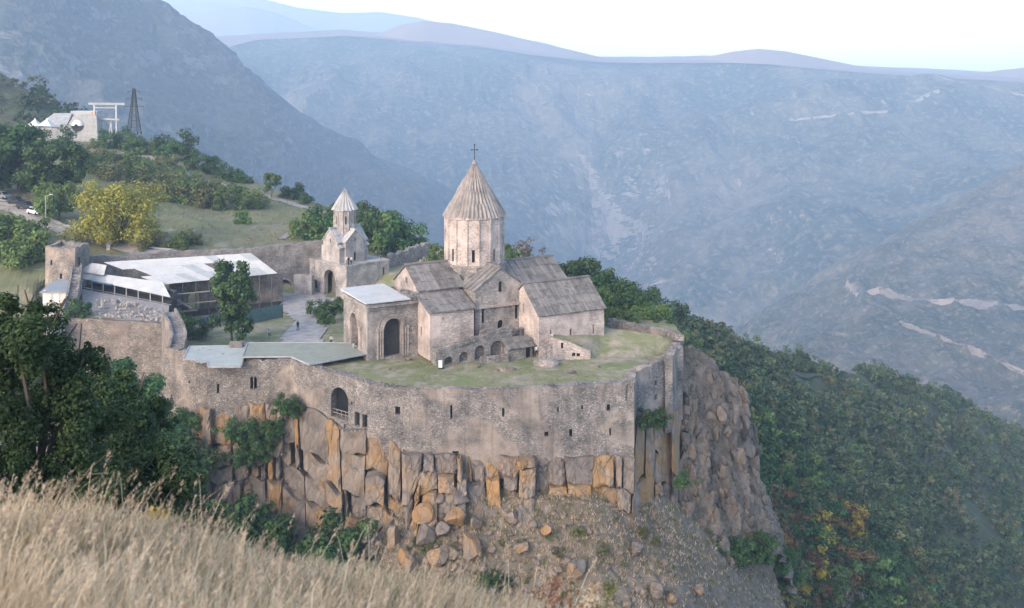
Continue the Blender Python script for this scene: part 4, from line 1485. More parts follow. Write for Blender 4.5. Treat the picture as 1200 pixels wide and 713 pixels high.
gr, pl = sheet_roof('flat_roof', 'large flat green grey roof over the fortress rooms beside the lawn', [(284, 418.5), (341, 418), (363, 427.5), (429, 415), (412, 402), (290, 402)], .75, M['green_roof'])
br, pl = sheet_roof('flat_roof', 'pale blue patched metal roof with stepped edge on the fortress wall', [(215, 421), (229, 421.5), (230, 424), (243, 424), (244, 430), (282, 430), (291, 405), (222, 406)], .25, M['blue_roof'])
rnd = random.Random(8)
for i in range(14):      # loose stones holding the sheets down
    px, py = rnd.uniform(222, 284), rnd.uniform(408, 426)
    p = G(px, py, .3)
    s = rnd.uniform(.12, .22)
    if i < 6:
        mb = MB()
        mb.rings([ngon(s, 6, .24, p[:2], rnd.random()), ngon(s * .9, 6, .35, p[:2], rnd.random()), ngon(s * .4, 6, .42, p[:2])])
        mb.build('ballast_stone', M['rubble'], br)
p0 = G(277, 404, .6)
ch = thing('chimney_block', 'small brown masonry block between the blue and green flat roofs', 'block')
MB().box((p0[0] - .9, p0[1] - .4, -.6), (p0[0] + .9, p0[1] + .5, .95)).build('wall', M['fort'], ch)

# ------------------------------------------------------------------ retaining wall with parapet stairs at both ends
ret = thing('retaining_wall', 'broad brown retaining wall below the rubble heap', 'wall')
A, B = P(75, 0, 161), P(197, 0, 159.5)
L = math.hypot(*(B - A)[:2])
mb = MB()
panel(mb, A, B, [(0, -12), (L, -12)] + rough_top(0, L, EYE - (372 - HZ) * 161 / F, EYE - (380 - HZ) * 159.5 / F, 22, .1, rnd), (), 1.0)
panel(mb, A + np.array([.6, -.5, 0]), B + np.array([-.2, -.5, 0]), [(0, -12), (L - .8, -12), (L - .8, -8.3), (0, -7.9)], (), .45)
mb.build('wall', M['retain'], ret)


def stair_wall(name, label, pts, width, steps, zs):
    """rising rampart walk: stepped treads between two coping walls"""
    root = thing(name, label, 'stairs')
    c = np.array(pts)
    s = np.concatenate([[0], np.cumsum(np.linalg.norm(np.diff(c[:, :2], axis=0), axis=1))])
    t = np.linspace(0, s[-1], steps + 1)
    q = np.stack([np.interp(t, s, c[:, i]) for i in range(3)], -1)
    for i in range(steps):
        a, b = q[i], q[i + 1]
        tv = Vector((b - a))
        tv.z = 0
        tv.normalize()
        nv = Vector((tv.y, -tv.x, 0)) * width * .5
        a2, b2 = Vector((a[0], a[1], 0)), Vector((b[0], b[1], 0))
        zt_ = max(a[2], b[2])
        mb = MB()
        mb.prism([tuple((a2 - nv)[:2]), tuple((a2 + nv)[:2]), tuple((b2 + nv)[:2]), tuple((b2 - nv)[:2])], zs, zt_)
        mb.build('step', M['church_grey'], root)
    for sgn in (-1, 1):
        mb = MB()
        for i in range(steps):
            a, b = q[i], q[i + 1]
            tv = Vector((b - a))
            tv.z = 0
            tv.normalize()
            nv = Vector((tv.y, -tv.x, 0)) * sgn
            a2, b2 = Vector((a[0], a[1], 0)) + nv * width * .5, Vector((b[0], b[1], 0)) + nv * width * .5
            p4 = [a2, b2, b2 + nv * .35, a2 + nv * .35]
            mb.prism([tuple(p[:2]) for p in p4], zs - .5, [a[2] + .55, b[2] + .55, b[2] + .55, a[2] + .55])
        mb.build('side_wall', M['fort'], root)
    return root


stair_wall('rampart_stairs', 'steep rampart stairs climbing from the blue roof to the rubble heap', [P(206, 410, 142.5), P(210, 396, 147), P(207, 384, 152), P(198, 366, 160)], 1.5, 15, -9)
stair_wall('rampart_stairs', 'rampart stairs dropping from the corner tower doorway along the white shed', [P(90, 313, 180), P(87, 335, 174), P(84, 350, 168), P(79, 366, 162)], 1.1, 16, -6)

# rubble heap behind the parapet: single stones
heap = tag(thing('rubble_heap', 'heap of pale broken stone piled under the white metal roof', 'rubble'), None)


def boulder_mesh(name, sx, sy, sz, seed, sub=2, cuts=9, rough=.06):
    r_ = random.Random(seed)
    bm = bmesh.new()
    bmesh.ops.create_icosphere(bm, subdivisions=sub, radius=1)
    pls = []
    for i in range(cuts):
        n = Vector((r_.gauss(0, 1), r_.gauss(0, 1), r_.gauss(0, 1))).normalized()
        pls.append((n, r_.uniform(.42, .8)))
    for v in bm.verts:
        for n, d in pls:
            k = v.co.dot(n) - d
            if k > 0:
                v.co -= n * k
        v.co += v.co.normalized() * r_.uniform(-rough, rough)
        v.co = Vector((v.co.x * sx, v.co.y * sy, v.co.z * sz))
    m = bpy.data.meshes.new(name)
    bm.to_mesh(m)
    bm.free()
    return m


bmeshes = [boulder_mesh('stone', .33, .28, .22, 100 + i, 1, 6) for i in range(8)]
for i in range(299):
    px = rnd.uniform(100, 196)
    f = rnd.random()
    t_ = (px - 103) / 93
    hh = math.sin(math.pi * min(1, max(0, t_))) ** .5
    d = 160.7 + (6 + 11 * (1 - t_)) * f
    zt_ = EYE - ((376 + 4 * t_) - HZ) * 160.7 / F + hh * (1 - abs(f - .6) * 1.1) * 1.5
    p = P(px, 0, d)
    o = link('stone', bmeshes[i % 8], M['rubble'] if i < 8 else None, heap, (p[0], p[1], zt_ + rnd.uniform(-.1, .1)))
    s = rnd.uniform(.5, 1.25)
    o.scale = (s, s, s)
    o.rotation_euler = (rnd.uniform(0, 6), rnd.uniform(0, 6), rnd.uniform(0, 6))
mb = MB()
mb.prism([tuple(P(px, 0, d)[:2]) for px, d in ((98, 161.2), (196, 161), (198, 168), (96, 180))], -3.0, [0, -.5, .5, .7])
mb.build('heap_core', M['rubble'], heap)

# ------------------------------------------------------------------ long shed with white sheet roof (building site)
site = thing('roofed_building_site', 'long open building site under a white sheet metal roof beside the courtyard tree', 'shed')


def W3(px, py, z):
    return Vector(G(px, py, z))


def quad_sheets(root, c00, c10, c11, c01, n, mat_list, seed=0, th=.07, holes=(), name='roof_sheet', rows=2):
    """roof plane as separate overlapping sheets"""
    r_ = random.Random(seed)
    nrm = (c10 - c00).cross(c01 - c00).normalized()
    if nrm.z < 0:
        nrm = -nrm
    for i in range(n):
        for j in range(rows):
            if (i, j) in holes:
                continue
            f0, f1 = i / n, (i + 1) / n
            g0, g1 = j / rows, (j + 1) / rows + (.02 if j < rows - 1 else 0)

            def pt(f, g):
                return c00.lerp(c10, f).lerp(c01.lerp(c11, f), g)
            h = nrm * (.02 * (i % 2) + .05 * j + r_.uniform(0, .03))
            vs = [pt(f0, g0) + h, pt(f1, g0) + h, pt(f1, g1) + h, pt(f0, g1) + h]
            vs += [v + nrm * th for v in vs]
            mb = MB()
            mb.add(vs, [(3, 2, 1, 0), (4, 5, 6, 7), (0, 1, 5, 4), (1, 2, 6, 5), (2, 3, 7, 6), (3, 0, 4, 7)])
            mb.build(name, mat_list[0] if r_.random() < .86 else mat_list[1], root)


c00, c10 = W3(190, 334, 2.0), W3(325, 321, 2.2)
c01, c11 = W3(122, 308.5, 4.7), W3(294, 298, 5.2)
quad_sheets(site, c00, c10, c11, c01, 12, [M['white_roof'], M['grey_roof']], 3, holes={(7, 1), (0, 1)}, rows=3)
d00, d10 = W3(90, 325.5, 2.1), W3(200, 349, 1.0)
d01, d11 = W3(91, 318, 3.0), W3(191, 331, 2.4)
quad_sheets(site, d00, d10, d11, d01, 9, [M['white_roof'], M['grey_roof']], 5, rows=1)
e00, e10, e11, e01 = W3(92, 318.5, 3.05), W3(122, 323, 2.9), W3(125, 311, 4.3), W3(108, 308.5, 4.6)
quad_sheets(site, e00, e10, e11, e01, 3, [M['white_roof'], M['grey_roof']], 6, rows=1)
mb = MB()
f0, f1 = W3(106, 329.5, 2.0), W3(131, 334, 1.8)
mb.bar(f0, f1, .5, .12)
mb.build('blue_sheet', M['hoarding'], site)
for k in range(8):       # posts under the front eave
    f = (k + .3) / 8
    p = d00.lerp(d10, f)
    MB().bar((p.x, p.y + .3, -2.5), (p.x, p.y + .3, p.z), .16).build('post', M['steel'], site)
MB().bar(d00 + Vector((0, .35, -1.6)), d10 + Vector((0, .35, -1.3)), .1).build('rail', M['steel'], site)
for k in range(9):
    f = (k + .5) / 9
    p = c00.lerp(c10, f)
    MB().bar((p.x, p.y + .4, -4.2), (p.x, p.y + .4, p.z), .15).build('post', M['dark_steel'], site)
for zz, f0_, f1_ in ((.2, 0, .7), (-1.6, 0, .5), (-2.9, .05, .3)):
    a_, b_ = c00.lerp(c10, f0_), c00.lerp(c10, f1_)
    MB().box((-.01, -.01, -.01), (0, 0, 0)).bar((a_.x, a_.y - .3, zz), (b_.x, b_.y - .3, zz), .5, .12).build('scaffold_plank', M['wood'], site)
a_ = c00.lerp(c10, .05)
MB().bar((a_.x + .5, a_.y - .5, .1), (a_.x + 4.4, a_.y - .9, -2.0), .25, .1).build('brace', M['wood'], site)
# masonry being restored under the roof, plus a dark wall added as shade
mb = MB()
A, B = c00 + Vector((0, 4.5, 0)), c10 + Vector((0, 4.5, 0))
L = math.hypot(B.x - A.x, B.y - A.y)
panel(mb, A, B, [(0, -4.5), (L, -4.5), (L, 1.6), (0, 1.4)], [arch(3, 5, -4.2, -.6), arch(8, 10, -4.2, -.6), rect(13, 14.2, -4.2, -1.2)], .7)
mb.build('wall', M['retain'], site)
mb = MB()
A, B = d00 + Vector((1, 3.6, 0)), d10 + Vector((-.5, 3.4, 0))
L = math.hypot(B.x - A.x, B.y - A.y)
panel(mb, A, B, [(0, -3), (L, -4), (L, 1.4), (0, 1.8)], (), .6)
mb.build('wall', M['dark_steel'], site)  # dark backing added so the space under the roof reads as deep shade
mb = MB()
A, B = W3(300, 357, -3.9), W3(322, 350, -4.2)
panel(mb, A, B, rect(0, (B - A).length, -4.5, .3), [rect(2.2, 2.9, -4.1, -1.6)], .5)
mb.build('wall', M['gate'], site)

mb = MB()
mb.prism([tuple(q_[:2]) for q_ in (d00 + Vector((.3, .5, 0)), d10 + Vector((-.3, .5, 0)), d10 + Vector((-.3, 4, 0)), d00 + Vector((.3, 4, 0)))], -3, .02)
mb.build('floor', M['dark_wood'], site)  # dark slab added over the lawn: roof shade put into its colour
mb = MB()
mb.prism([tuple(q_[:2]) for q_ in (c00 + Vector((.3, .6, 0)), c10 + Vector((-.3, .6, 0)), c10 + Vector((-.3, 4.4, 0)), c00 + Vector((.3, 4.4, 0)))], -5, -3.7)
mb.build('floor', M['dark_wood'], site)  # second dark slab, also painted shade for the ground under the roof
# site hoarding: separate panels
def fence(name, label, p, q2, n, h, mat):
    root = thing(name, label, 'fence')
    p, q2 = Vector(p), Vector(q2)
    for i in range(n):
        a, b = p.lerp(q2, i / n), p.lerp(q2, (i + .97) / n)
        mb = MB()
        mb.bar((a.x, a.y + .02 * (i % 2), a.z + h / 2), (b.x, b.y + .02 * (i % 2), b.z + h / 2), .05, h)
        mb.build('panel', mat, root)
    for i in range(n + 1):
        a = p.lerp(q2, i / n)
        MB().bar((a.x, a.y + .14, a.z - .1), (a.x, a.y + .14, a.z + h + .1), .1).build('post', M['dark_steel'], root)
    return root


fence('site_fence', 'blue sheet metal site fence beyond the courtyard tree', G(233, 388, -4), G(262, 377, -4), 5, 1.9, M['hoarding'])
fence('site_fence', 'green sheet metal site fence along the gravel courtyard', G(283, 382, -4), G(331, 372, -4), 7, 2.3, M['hoarding_g'])

# white hut with metal roof under the tower
hut = thing('white_hut', 'small white plastered hut with blue grey metal roof below the tower', 'hut')
A, B = P(50, 0, 172), P(81, 0, 172.5)
mb = MB()
L = B[0] - A[0]
panel(mb, A, B, rect(0, L, -5, EYE - (343 - HZ) * 172 / F), [], .3)
panel(mb, B + np.array([0, .3, 0]), B + np.array([0, 5, 0]), rect(0, 4.7, -5, EYE - (341 - HZ) * 172 / F), [], .3)
panel(mb, A + np.array([0, 5, 0]), A + np.array([0, .3, 0]), rect(0, 4.7, -5, EYE - (341 - HZ) * 172 / F), [], .3)
mb.build('wall', M['plaster'], hut)
mb = MB()
zt_ = EYE - (343 - HZ) * 172 / F
mb.add([(A[0] - .4, A[1] - .4, zt_), (B[0] + .3, B[1] - .4, zt_), (B[0] + .3, B[1] + 5.3, zt_ + .9), (A[0] - .4, A[1] + 5.3, zt_ + .9),
        (A[0] - .4, A[1] - .4, zt_ + .12), (B[0] + .3, B[1] - .4, zt_ + .12), (B[0] + .3, B[1] + 5.3, zt_ + 1.02), (A[0] - .4, A[1] + 5.3, zt_ + 1.02)],
       [(3, 2, 1, 0), (4, 5, 6, 7), (0, 1, 5, 4), (1, 2, 6, 5), (2, 3, 7, 6), (3, 0, 4, 7)])
mb.build('roof', M['slate_roof'], hut)
for k in range(1, 3):
    MB().box((A[0] + L * k / 3 - .05, A[1] - .05, -5), (A[0] + L * k / 3 + .05, A[1] - .003, zt_ - .1)).build('batten', M['concrete'], hut)
hut2 = thing('low_shed', 'low shed roof of blue grey sheet metal among the trees by the retaining wall', 'shed')
A, B = P(40, 0, 157), P(66, 0, 157)
zt_ = EYE - (389 - HZ) * 157 / F
mb = MB()
mb.add([(A[0], A[1], zt_), (B[0], B[1], zt_), (B[0], B[1] + 4, zt_ + .9), (A[0], A[1] + 4, zt_ + .9), (A[0], A[1], zt_ + .1), (B[0], B[1], zt_ + .1), (B[0], B[1] + 4, zt_ + 1), (A[0], A[1] + 4, zt_ + 1)],
       [(3, 2, 1, 0), (4, 5, 6, 7), (0, 1, 5, 4), (1, 2, 6, 5), (2, 3, 7, 6), (3, 0, 4, 7)])
mb.build('roof', M['slate_roof'], hut2)
MB().box((A[0] + .3, A[1] + .3, zt_ - 3.5), (B[0] - .3, B[1] + 3.7, zt_ - .003)).build('wall', M['plaster'], hut2)


# ------------------------------------------------------------------ cliff: single rock columns and blocks
cliff = thing('cliff', 'basalt cliff of upright lichen stained rock columns under the fortress wall', None)
cliff["kind"] = "structure"
# rock face behind the columns
back = [[], [], []]
for px, d, y0, y1 in ((150, 150, 470, 620), (192, 143.5, 474, 620), (228, 140.8, 476, 640), (242, 138.2, 476, 640), (340, 137.4, 470, 660), (365, 134, 478, 680), (432, 127.4, 505, 690), (484, 126.2, 530, 690), (605, 126, 532, 640), (743, 128, 535, 650), (748, 132, 490, 660), (790, 138, 492, 680), (801, 146, 500, 690)):
    back[0].append((px, y0 - 6, d + .5))
    back[1].append((px, (y0 + y1) / 2, d - .6))
    back[2].append((px, y1 + 20, d - 3.0))
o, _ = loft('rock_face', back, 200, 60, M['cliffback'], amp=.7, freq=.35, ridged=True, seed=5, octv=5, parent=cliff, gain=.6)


TOPL = np.array([(190, 474), (228, 478), (340, 470), (364, 478), (400, 500), (436, 508), (484, 531), (605, 535), (744, 536), (747, 486), (790, 484), (806, 462)], float)
BOTL = np.array([(190, 560), (226, 590), (285, 592), (335, 600), (365, 632), (400, 662), (440, 668), (478, 668), (492, 606), (545, 592), (600, 596), (660, 606), (715, 626), (745, 646), (806, 664)], float)
DEPL = np.array([(190, 142.2), (229, 139.4), (242, 136.3), (340, 135.4), (363, 132.6), (432, 126.0), (484, 124.5), (605, 124.3), (744, 126.1), (747, 130.8), (790, 136.4), (801, 143.5), (808, 149)], float)


def cliff_pt(px, f, off=0.0):
    """point of the cliff face: bearing px, f = 0 at the foot, 1 at the wall base, off = metres towards the valley"""
    y0, y1 = np.interp(px, TOPL[:, 0], TOPL[:, 1]), np.interp(px, BOTL[:, 0], BOTL[:, 1])
    dw = np.interp(px, DEPL[:, 0], DEPL[:, 1])
    zt = EYE - (y0 - HZ) * dw / F
    fw = 1.0 + (y1 - y0) * .035
    db = dw - fw
    zb = EYE - (y1 - HZ) * db / F
    g = max(f, 0.0) ** .8 + min(f, 0.0) * .6
    dd = db + (dw - db) * g - off
    z = zb + (zt - zb) * f
    return np.array([(px - 600) * dd / F, dd, z])


def block_mesh(px0, px1, l0, l1, f0, f1, off, seed, depth=2.2):
    """one jointed block of the face: px0..px1 at the foot drifting by l0/l1, from f0 up to f1, bulging, with broken edges"""
    r_ = random.Random(seed)
    nu, nv = 7, 9
    tu, tv = r_.uniform(-.5, .5), r_.uniform(-.35, .35)
    cr, ck = r_.uniform(.3, .7), r_.uniform(-.5, .7)
    vs = []
    sd = r_.randint(0, 9999)
    for j in range(nv):
        for i in range(nu):
            u, v = i / (nu - 1), j / (nv - 1)
            f = f0 + (f1 - f0) * v + (r_.uniform(-.012, .012) if 0 < j < nv - 1 else .02 * math.sin(u * 5 + sd))
            pa, pb = px0 + l0 * f, px1 + l1 * f
            g = .55
            px = pa + g + (pb - pa - 2 * g) * u
            eu, ev = min(u, 1 - u) * 2, min(v, 1 - v) * 2
            rnd_ = -.30 * r_.uniform(.1, 1.0) * (1 - min(1, eu * 3.2)) - .26 * r_.uniform(0, 1.0) * (1 - min(1, ev * 3.2))
            p = cliff_pt(px, min(1.02, max(-.35, f)))
            n = float(fbm(p * .6 + sd, 3, sd % 97)) * .45 + float(fbm(p * 1.9 + sd, 3, sd % 89, True)) * .2
            fold = -abs(u - cr) * ck
            o_ = off + rnd_ + n + tu * (u - .5) + tv * (v - .5) + fold
            vs.append(cliff_pt(px + float(fbm(p * 1.3, 2, 5)) * .8, min(1.02, max(-.35, f)), o_))
    n0 = len(vs)
    bnd = [(0, i) for i in range(nu)] + [(j, nu - 1) for j in range(1, nv)] + [(nv - 1, i) for i in range(nu - 2, -1, -1)] + [(j, 0) for j in range(nv - 2, 0, -1)]
    bi = [j * nu + i for j, i in bnd]
    for k in bi:
        vs.append(np.array(vs[k]) + np.array([0, depth, 0]))
    fs = [(j * nu + i, j * nu + i + 1, (j + 1) * nu + i + 1, (j + 1) * nu + i) for j in range(nv - 1) for i in range(nu - 1)]
    m_ = len(bi)
    for k in range(m_):
        fs.append((bi[(k + 1) % m_], bi[k], n0 + k, n0 + (k + 1) % m_))
    fs.append(tuple(n0 + k for k in range(m_)))
    return vs, fs


rr = random.Random(77)
px = 226.0
nb = 0
drift = 0.0
while px < 804:
    wd = rr.uniform(11, 25) if px < 745 else rr.uniform(8, 14)
    if rr.random() < .2:
        wd *= 1.35
    nd = drift * .5 + rr.uniform(-8, 8)
    tall = np.interp(px, BOTL[:, 0], BOTL[:, 1]) - np.interp(px, TOPL[:, 0], TOPL[:, 1])
    cuts = [-.28]
    f = 0.0
    while True:
        f += rr.uniform(14, 34) / tall if f < .45 else rr.uniform(24, 75) / tall
        if f > .84:
            break
        cuts.append(f)
    cuts.append(1.0)
    base_off = rr.uniform(-.5, 1.3)
    if rr.random() < .14:
        base_off -= .9
    for k in range(len(cuts) - 1):
        fa, fb = cuts[k] + .006, cuts[k + 1] - .006
        off = base_off + rr.uniform(-.55, .55) + (.35 * (1 - fa) if tall > 90 else 0)
        parts_ = [(0, 1)] if wd < 15 or rr.random() < .7 else [(0, rr.uniform(.35, .6))]
        if len(parts_) and parts_[0][1] < 1:
            parts_.append((parts_[0][1], 1))
        for (qa, qb) in parts_:
            j0, j1 = rr.uniform(-2.8, 2.8), rr.uniform(-2.8, 2.8)
            vs, fs = block_mesh(px + wd * qa + j0, px + wd * qb + max(j1, j0 - wd * (qb - qa) * .5), drift + (nd - drift) * qa, drift + (nd - drift) * qb, fa, fb, off + rr.uniform(-.1, .15), 3000 + nb)
            c = np.mean(vs, axis=0)
            mb = MB()
            mb.add([v - c for v in vs], fs)
            m = bpy.data.meshes.new('rock_block')
            m.from_pydata(mb.v, [], mb.f)
            bm = bmesh.new()
            bm.from_mesh(m)
            bmesh.ops.recalc_face_normals(bm, faces=bm.faces)
            bm.to_mesh(m)
            bm.free()
            link('rock_block', m, M['basalt'], cliff, tuple(c))
            nb += 1
    px += wd
    drift = nd
# big tumbled blocks in front
tumble = [(508, 582, 26, 13), (540, 580, 27, 16), (536, 604, 30, 18), (498, 600, 27, 18), (553, 636, 26, 30), (520, 620, 18, 14), (497, 625, 22, 24), (512, 650, 26, 26), (478, 655, 24, 28), (556, 610, 18, 14), (480, 575, 18, 20), (530, 645, 16, 14),
          (610, 640, 20, 14), (672, 662, 26, 18), (640, 620, 15, 11), (770, 690, 18, 12), (790, 700, 14, 10), (600, 604, 18, 12), (575, 690, 20, 10), (745, 640, 18, 16), (820, 690, 14, 10), (460, 628, 22, 20), (436, 640, 22, 18)]
for i, (px, py, wpx, hpx) in enumerate(tumble):
    p = surf_pick(VC, px, py + hpx * .4)
    d = p[1]
    s = d / F
    m = boulder_mesh('boulder', wpx * .62 * s, wpx * .55 * s, hpx * .7 * s, 500 + i, 3, 11, .012)
    q_ = P(px, py + hpx * .12, d - wpx * .1 * s)
    o = link('boulder', m, M['boulder'], cliff, tuple(q_))
    o.rotation_euler = (rr.uniform(-.2, .2), rr.uniform(-.3, .3), rr.uniform(0, 6))
# loose stones on the scree and the crag
sm = [boulder_mesh('stone', .5, .42, .33, 700 + i, 2, 8, .02) for i in range(8)]
for k in sm:
    k.materials.append(M['crag'])
for i in range(300):
    px, py = rr.uniform(400, 900), rr.uniform(600, 712)
    if i % 3 == 0:
        px, py = rr.gauss(515, 45), rr.gauss(625, 30)
        py = min(709, max(575, py))
    if px > 800 and py < 640:
        continue
    p = surf_pick(VC if px < 800 else VK, px, py)
    o = link('stone', sm[i % 8], None, cliff, tuple(p + np.array([0, 0, .05])))
    s = rr.choice((.35, .5, .7, 1.0, 1.5))
    o.scale = (s, s, s)
    o.rotation_euler = (rr.uniform(-.5, .5), rr.uniform(-.5, .5), rr.uniform(0, 6))
for i in range(190):
    px, py = rr.uniform(798, 898), rr.uniform(440, 690)
    p = surf_pick(VK, px, py)
    wpx = rr.uniform(5, 15) * (1.25 if i < 60 else .8)
    o = link('crag_block', boulder_mesh('crag_block', wpx * .07, wpx * .06, wpx * .105, 1200 + i, 2, 9, .012), M['crag'], cliff, tuple(p))
    o.rotation_euler = (rr.uniform(-.4, .4), rr.uniform(-.4, .4), rr.uniform(0, 6))

# ------------------------------------------------------------------ trees


def leaf_cloud(centres, radii, n, size, seed, flat=.25):
    """n small leaf faces spread over clumps"""
    g = np.random.default_rng(seed)
    centres, radii = np.asarray(centres, float), np.asarray(radii, float)
    wts = radii ** 2
    k = g.choice(len(centres), n, p=wts / wts.sum())
    d = g.normal(size=(n, 3))
    d /= np.linalg.norm(d, axis=1, keepdims=True)
    rad = radii[k] * (0.3 + 1.0 * g.random(n) ** .7)
    c = centres[k] + d * rad[:, None] * np.array([1, 1, .8])
    nrm = d * 1.2 + g.normal(size=(n, 3)) * .5 + np.array([0, 0, .5])
    nrm /= np.linalg.norm(nrm, axis=1, keepdims=True)
    t = np.cross(nrm, g.normal(size=(n, 3)))
    t /= np.linalg.norm(t, axis=1, keepdims=True) + 1e-9
    b = np.cross(nrm, t)
    s = size * (.55 + .9 * g.random(n))[:, None]
    asp = (.45 + .4 * g.random(n))[:, None]
    v = np.stack([c - t * s, c + b * s * asp - t * s * .1, c + t * s, c - b * s * asp - t * s * .1], 1)
    return v.reshape(-1, 3), np.arange(n * 4).reshape(n, 4)


def crown_clumps(rx, rz, zc, n, seed, droop=0.0):
    g = np.random.default_rng(seed)
    c, r = [], []
    for i in range(n):
        d = g.normal(size=3)
        d /= np.linalg.norm(d)
        q = .45 + .5 * g.random() ** .6
        lump = 1 + .22 * math.sin(3 * math.atan2(d[1], d[0]) + seed) + .15 * g.normal()
        p = d * q * lump * np.array([rx, rx, rz])
        c.append((p[0], p[1], zc + p[2]))
        r.append(rx * g.uniform(.16, .34))
    return c, r


def trunk_builder(mb, h, r, seed, rx, limbs=5, forks=True):
    r_ = random.Random(seed)
    rings = []
    k = 6
    x = y = 0
    pos = []
    for j in range(k + 1):
        f = j / k
        x += r_.uniform(-.05, .05) * h * .3
        y += r_.uniform(-.05, .05) * h * .3
        rad = r * (1.25 - f) if j else r * 1.5
        pos.append((x, y, h * f))
        rings.append([(x + rad * math.cos(a), y + rad * math.sin(a), h * f - (.3 if j == 0 else 0)) for a in [2 * math.pi * q / 7 for q in range(7)]])
    mb.rings(rings)
    for i in range(limbs):
        b = pos[r_.randint(2, k)]
        a = r_.uniform(0, 6.28)
        p0 = Vector(b)
        dr = Vector((math.cos(a), math.sin(a), r_.uniform(.3, 1.1)))
        rad = r * .5
        for s in range(3):
            p1 = p0 + dr * rx * .28
            mb.bar(p0, p1, rad * 1.4, rad * 1.4)
            p0 = p1
            dr = dr + Vector((r_.uniform(-.4, .4), r_.uniform(-.4, .4), r_.uniform(-.2, .3)))
            rad *= .65


_tm = {}


def lab(what, sc, lo, hi, px, marks):
    """label by size and by the landmark it grows at"""
    size = 'small' if sc < lo else 'large' if sc > hi else 'middling'
    place = next((m for lim, m in marks if px < lim), marks[-1][1])
    return size + ' ' + what + ' ' + place




def tree_proto(key, rx, rz, zc, n, size, clumps, seed, mat, trunk_h, trunk_r, low=False):
    c, r = crown_clumps(rx, rz, zc, clumps, seed)
    if low:       # shrubs: leaves down to the ground
        c += [(q[0] * 1.05, q[1] * 1.05, max(.4 * rx * .3, q[2] * .35)) for q in c[::2]]
        r += r[::2]
    v, f = leaf_cloud(c, r, n, size, seed)
    v[:, 2] = np.maximum(v[:, 2], .05)
    cm = mesh_np('crown', v, f)
    cm.materials.append(M[mat])
    mb = MB()
    trunk_builder(mb, trunk_h, trunk_r, seed, rx)
    tm = bpy.data.meshes.new('trunk')
    tm.from_pydata(mb.v, [], mb.f)
    tm.materials.append(M['bark'])
    _tm[key] = (cm, tm)


def plant_tree(key, loc, scale=1.0, rz=0.0, name='tree', label='', cat='tree', group=None, sq=1.0):
    cm, tm = _tm[key]
    root = thing(name, label, cat, tuple(loc), rz, group)
    root.scale = (scale * sq, scale * sq, scale)
    link('trunk', tm, None, root)
    link('crown', cm, None, root)
    return root


for i in range(3):
    tree_proto('dark%d' % i, 5.0, 4.2, 5.2, 8000, .27, 34, 10 + i, 'leaf_dark', 4.5, .28)
    tree_proto('mid%d' % i, 5.0, 4.0, 5.0, 8000, .27, 34, 20 + i, 'leaf_mid', 4.2, .26)
    tree_proto('shrub%d' % i, 2.6, 1.7, 1.6, 3000, .17, 20, 30 + i, 'leaf_mid', 1.4, .09, True)
    tree_proto('olive%d' % i, 2.8, 1.8, 1.7, 3000, .17, 20, 40 + i, 'leaf_olive', 1.4, .09, True)
    tree_proto('dshrub%d' % i, 2.8, 2.0, 1.8, 3400, .17, 20, 45 + i, 'leaf_dark', 1.4, .09, True)
tree_proto('yellow', 8.2, 6.0, 6.6, 21000, .23, 60, 50, 'leaf_yellow', 5.0, .42, True)
tree_proto('slim', 2.5, 3.2, 4.6, 1800, .3, 16, 55, 'leaf_mid', 4.4, .12)
tree_proto('poplar', 3.5, 6.4, 7.0, 10500, .27, 70, 60, 'leaf_near', 8.0, .2)
tree_proto('rust', 2.4, 2.6, 3.4, 1300, .25, 14, 65, 'leaf_rust', 2.4, .12)
tree_proto('bare', 2.4, 2.6, 3.4, 600, .2, 14, 66, 'leaf_bare', 3.0, .12)


def on(V, px, py, dz=-.15):
    p = surf_pick(V, px, py)
    return np.array([p[0], p[1], p[2] + dz])


rt = random.Random(5)
hill_trees = [
    # key, px, foot py, scale, name, label, cat, group
    ('dark0', 22, 222, 1.75, 'tree', 'tall dark green tree at the head of the dirt road', 'tree', None),
    ('dark1', 72, 230, 1.5, 'tree', 'broad deep green tree above the parked cars', 'tree', None),
    ('mid1', 70, 256, .95, 'tree', 'bushy pale green tree by the lamp pole on the dirt road', 'tree', None),
    ('dark2', -14, 222, 1.8, 'tree', 'dark tree cut by the picture edge behind the parked cars', 'tree', None),
    ('yellow', 146, 282, 1.0, 'tree', 'large round tree turning bright yellow above the curtain wall', 'tree', None),
    ('slim', 318, 232, 1.0, 'tree', 'slim lone tree with a bare stem on the hill crest', 'tree', None),
    ('dark1', 262, 418, .01, 'tree', '', 'tree', None)]
for key, px, py, sc, nm, lb, ct, gp in hill_trees[:-1]:
    plant_tree(key, on(VE, px, py), sc, rt.uniform(0, 360), nm, lb, ct, gp)
p = G(272, 402, -3.7)
plant_tree('poplar', tuple(p), 1.0, 20, 'tree', 'tall dark green tree standing in the courtyard before the site fence', 'tree', None, .82)

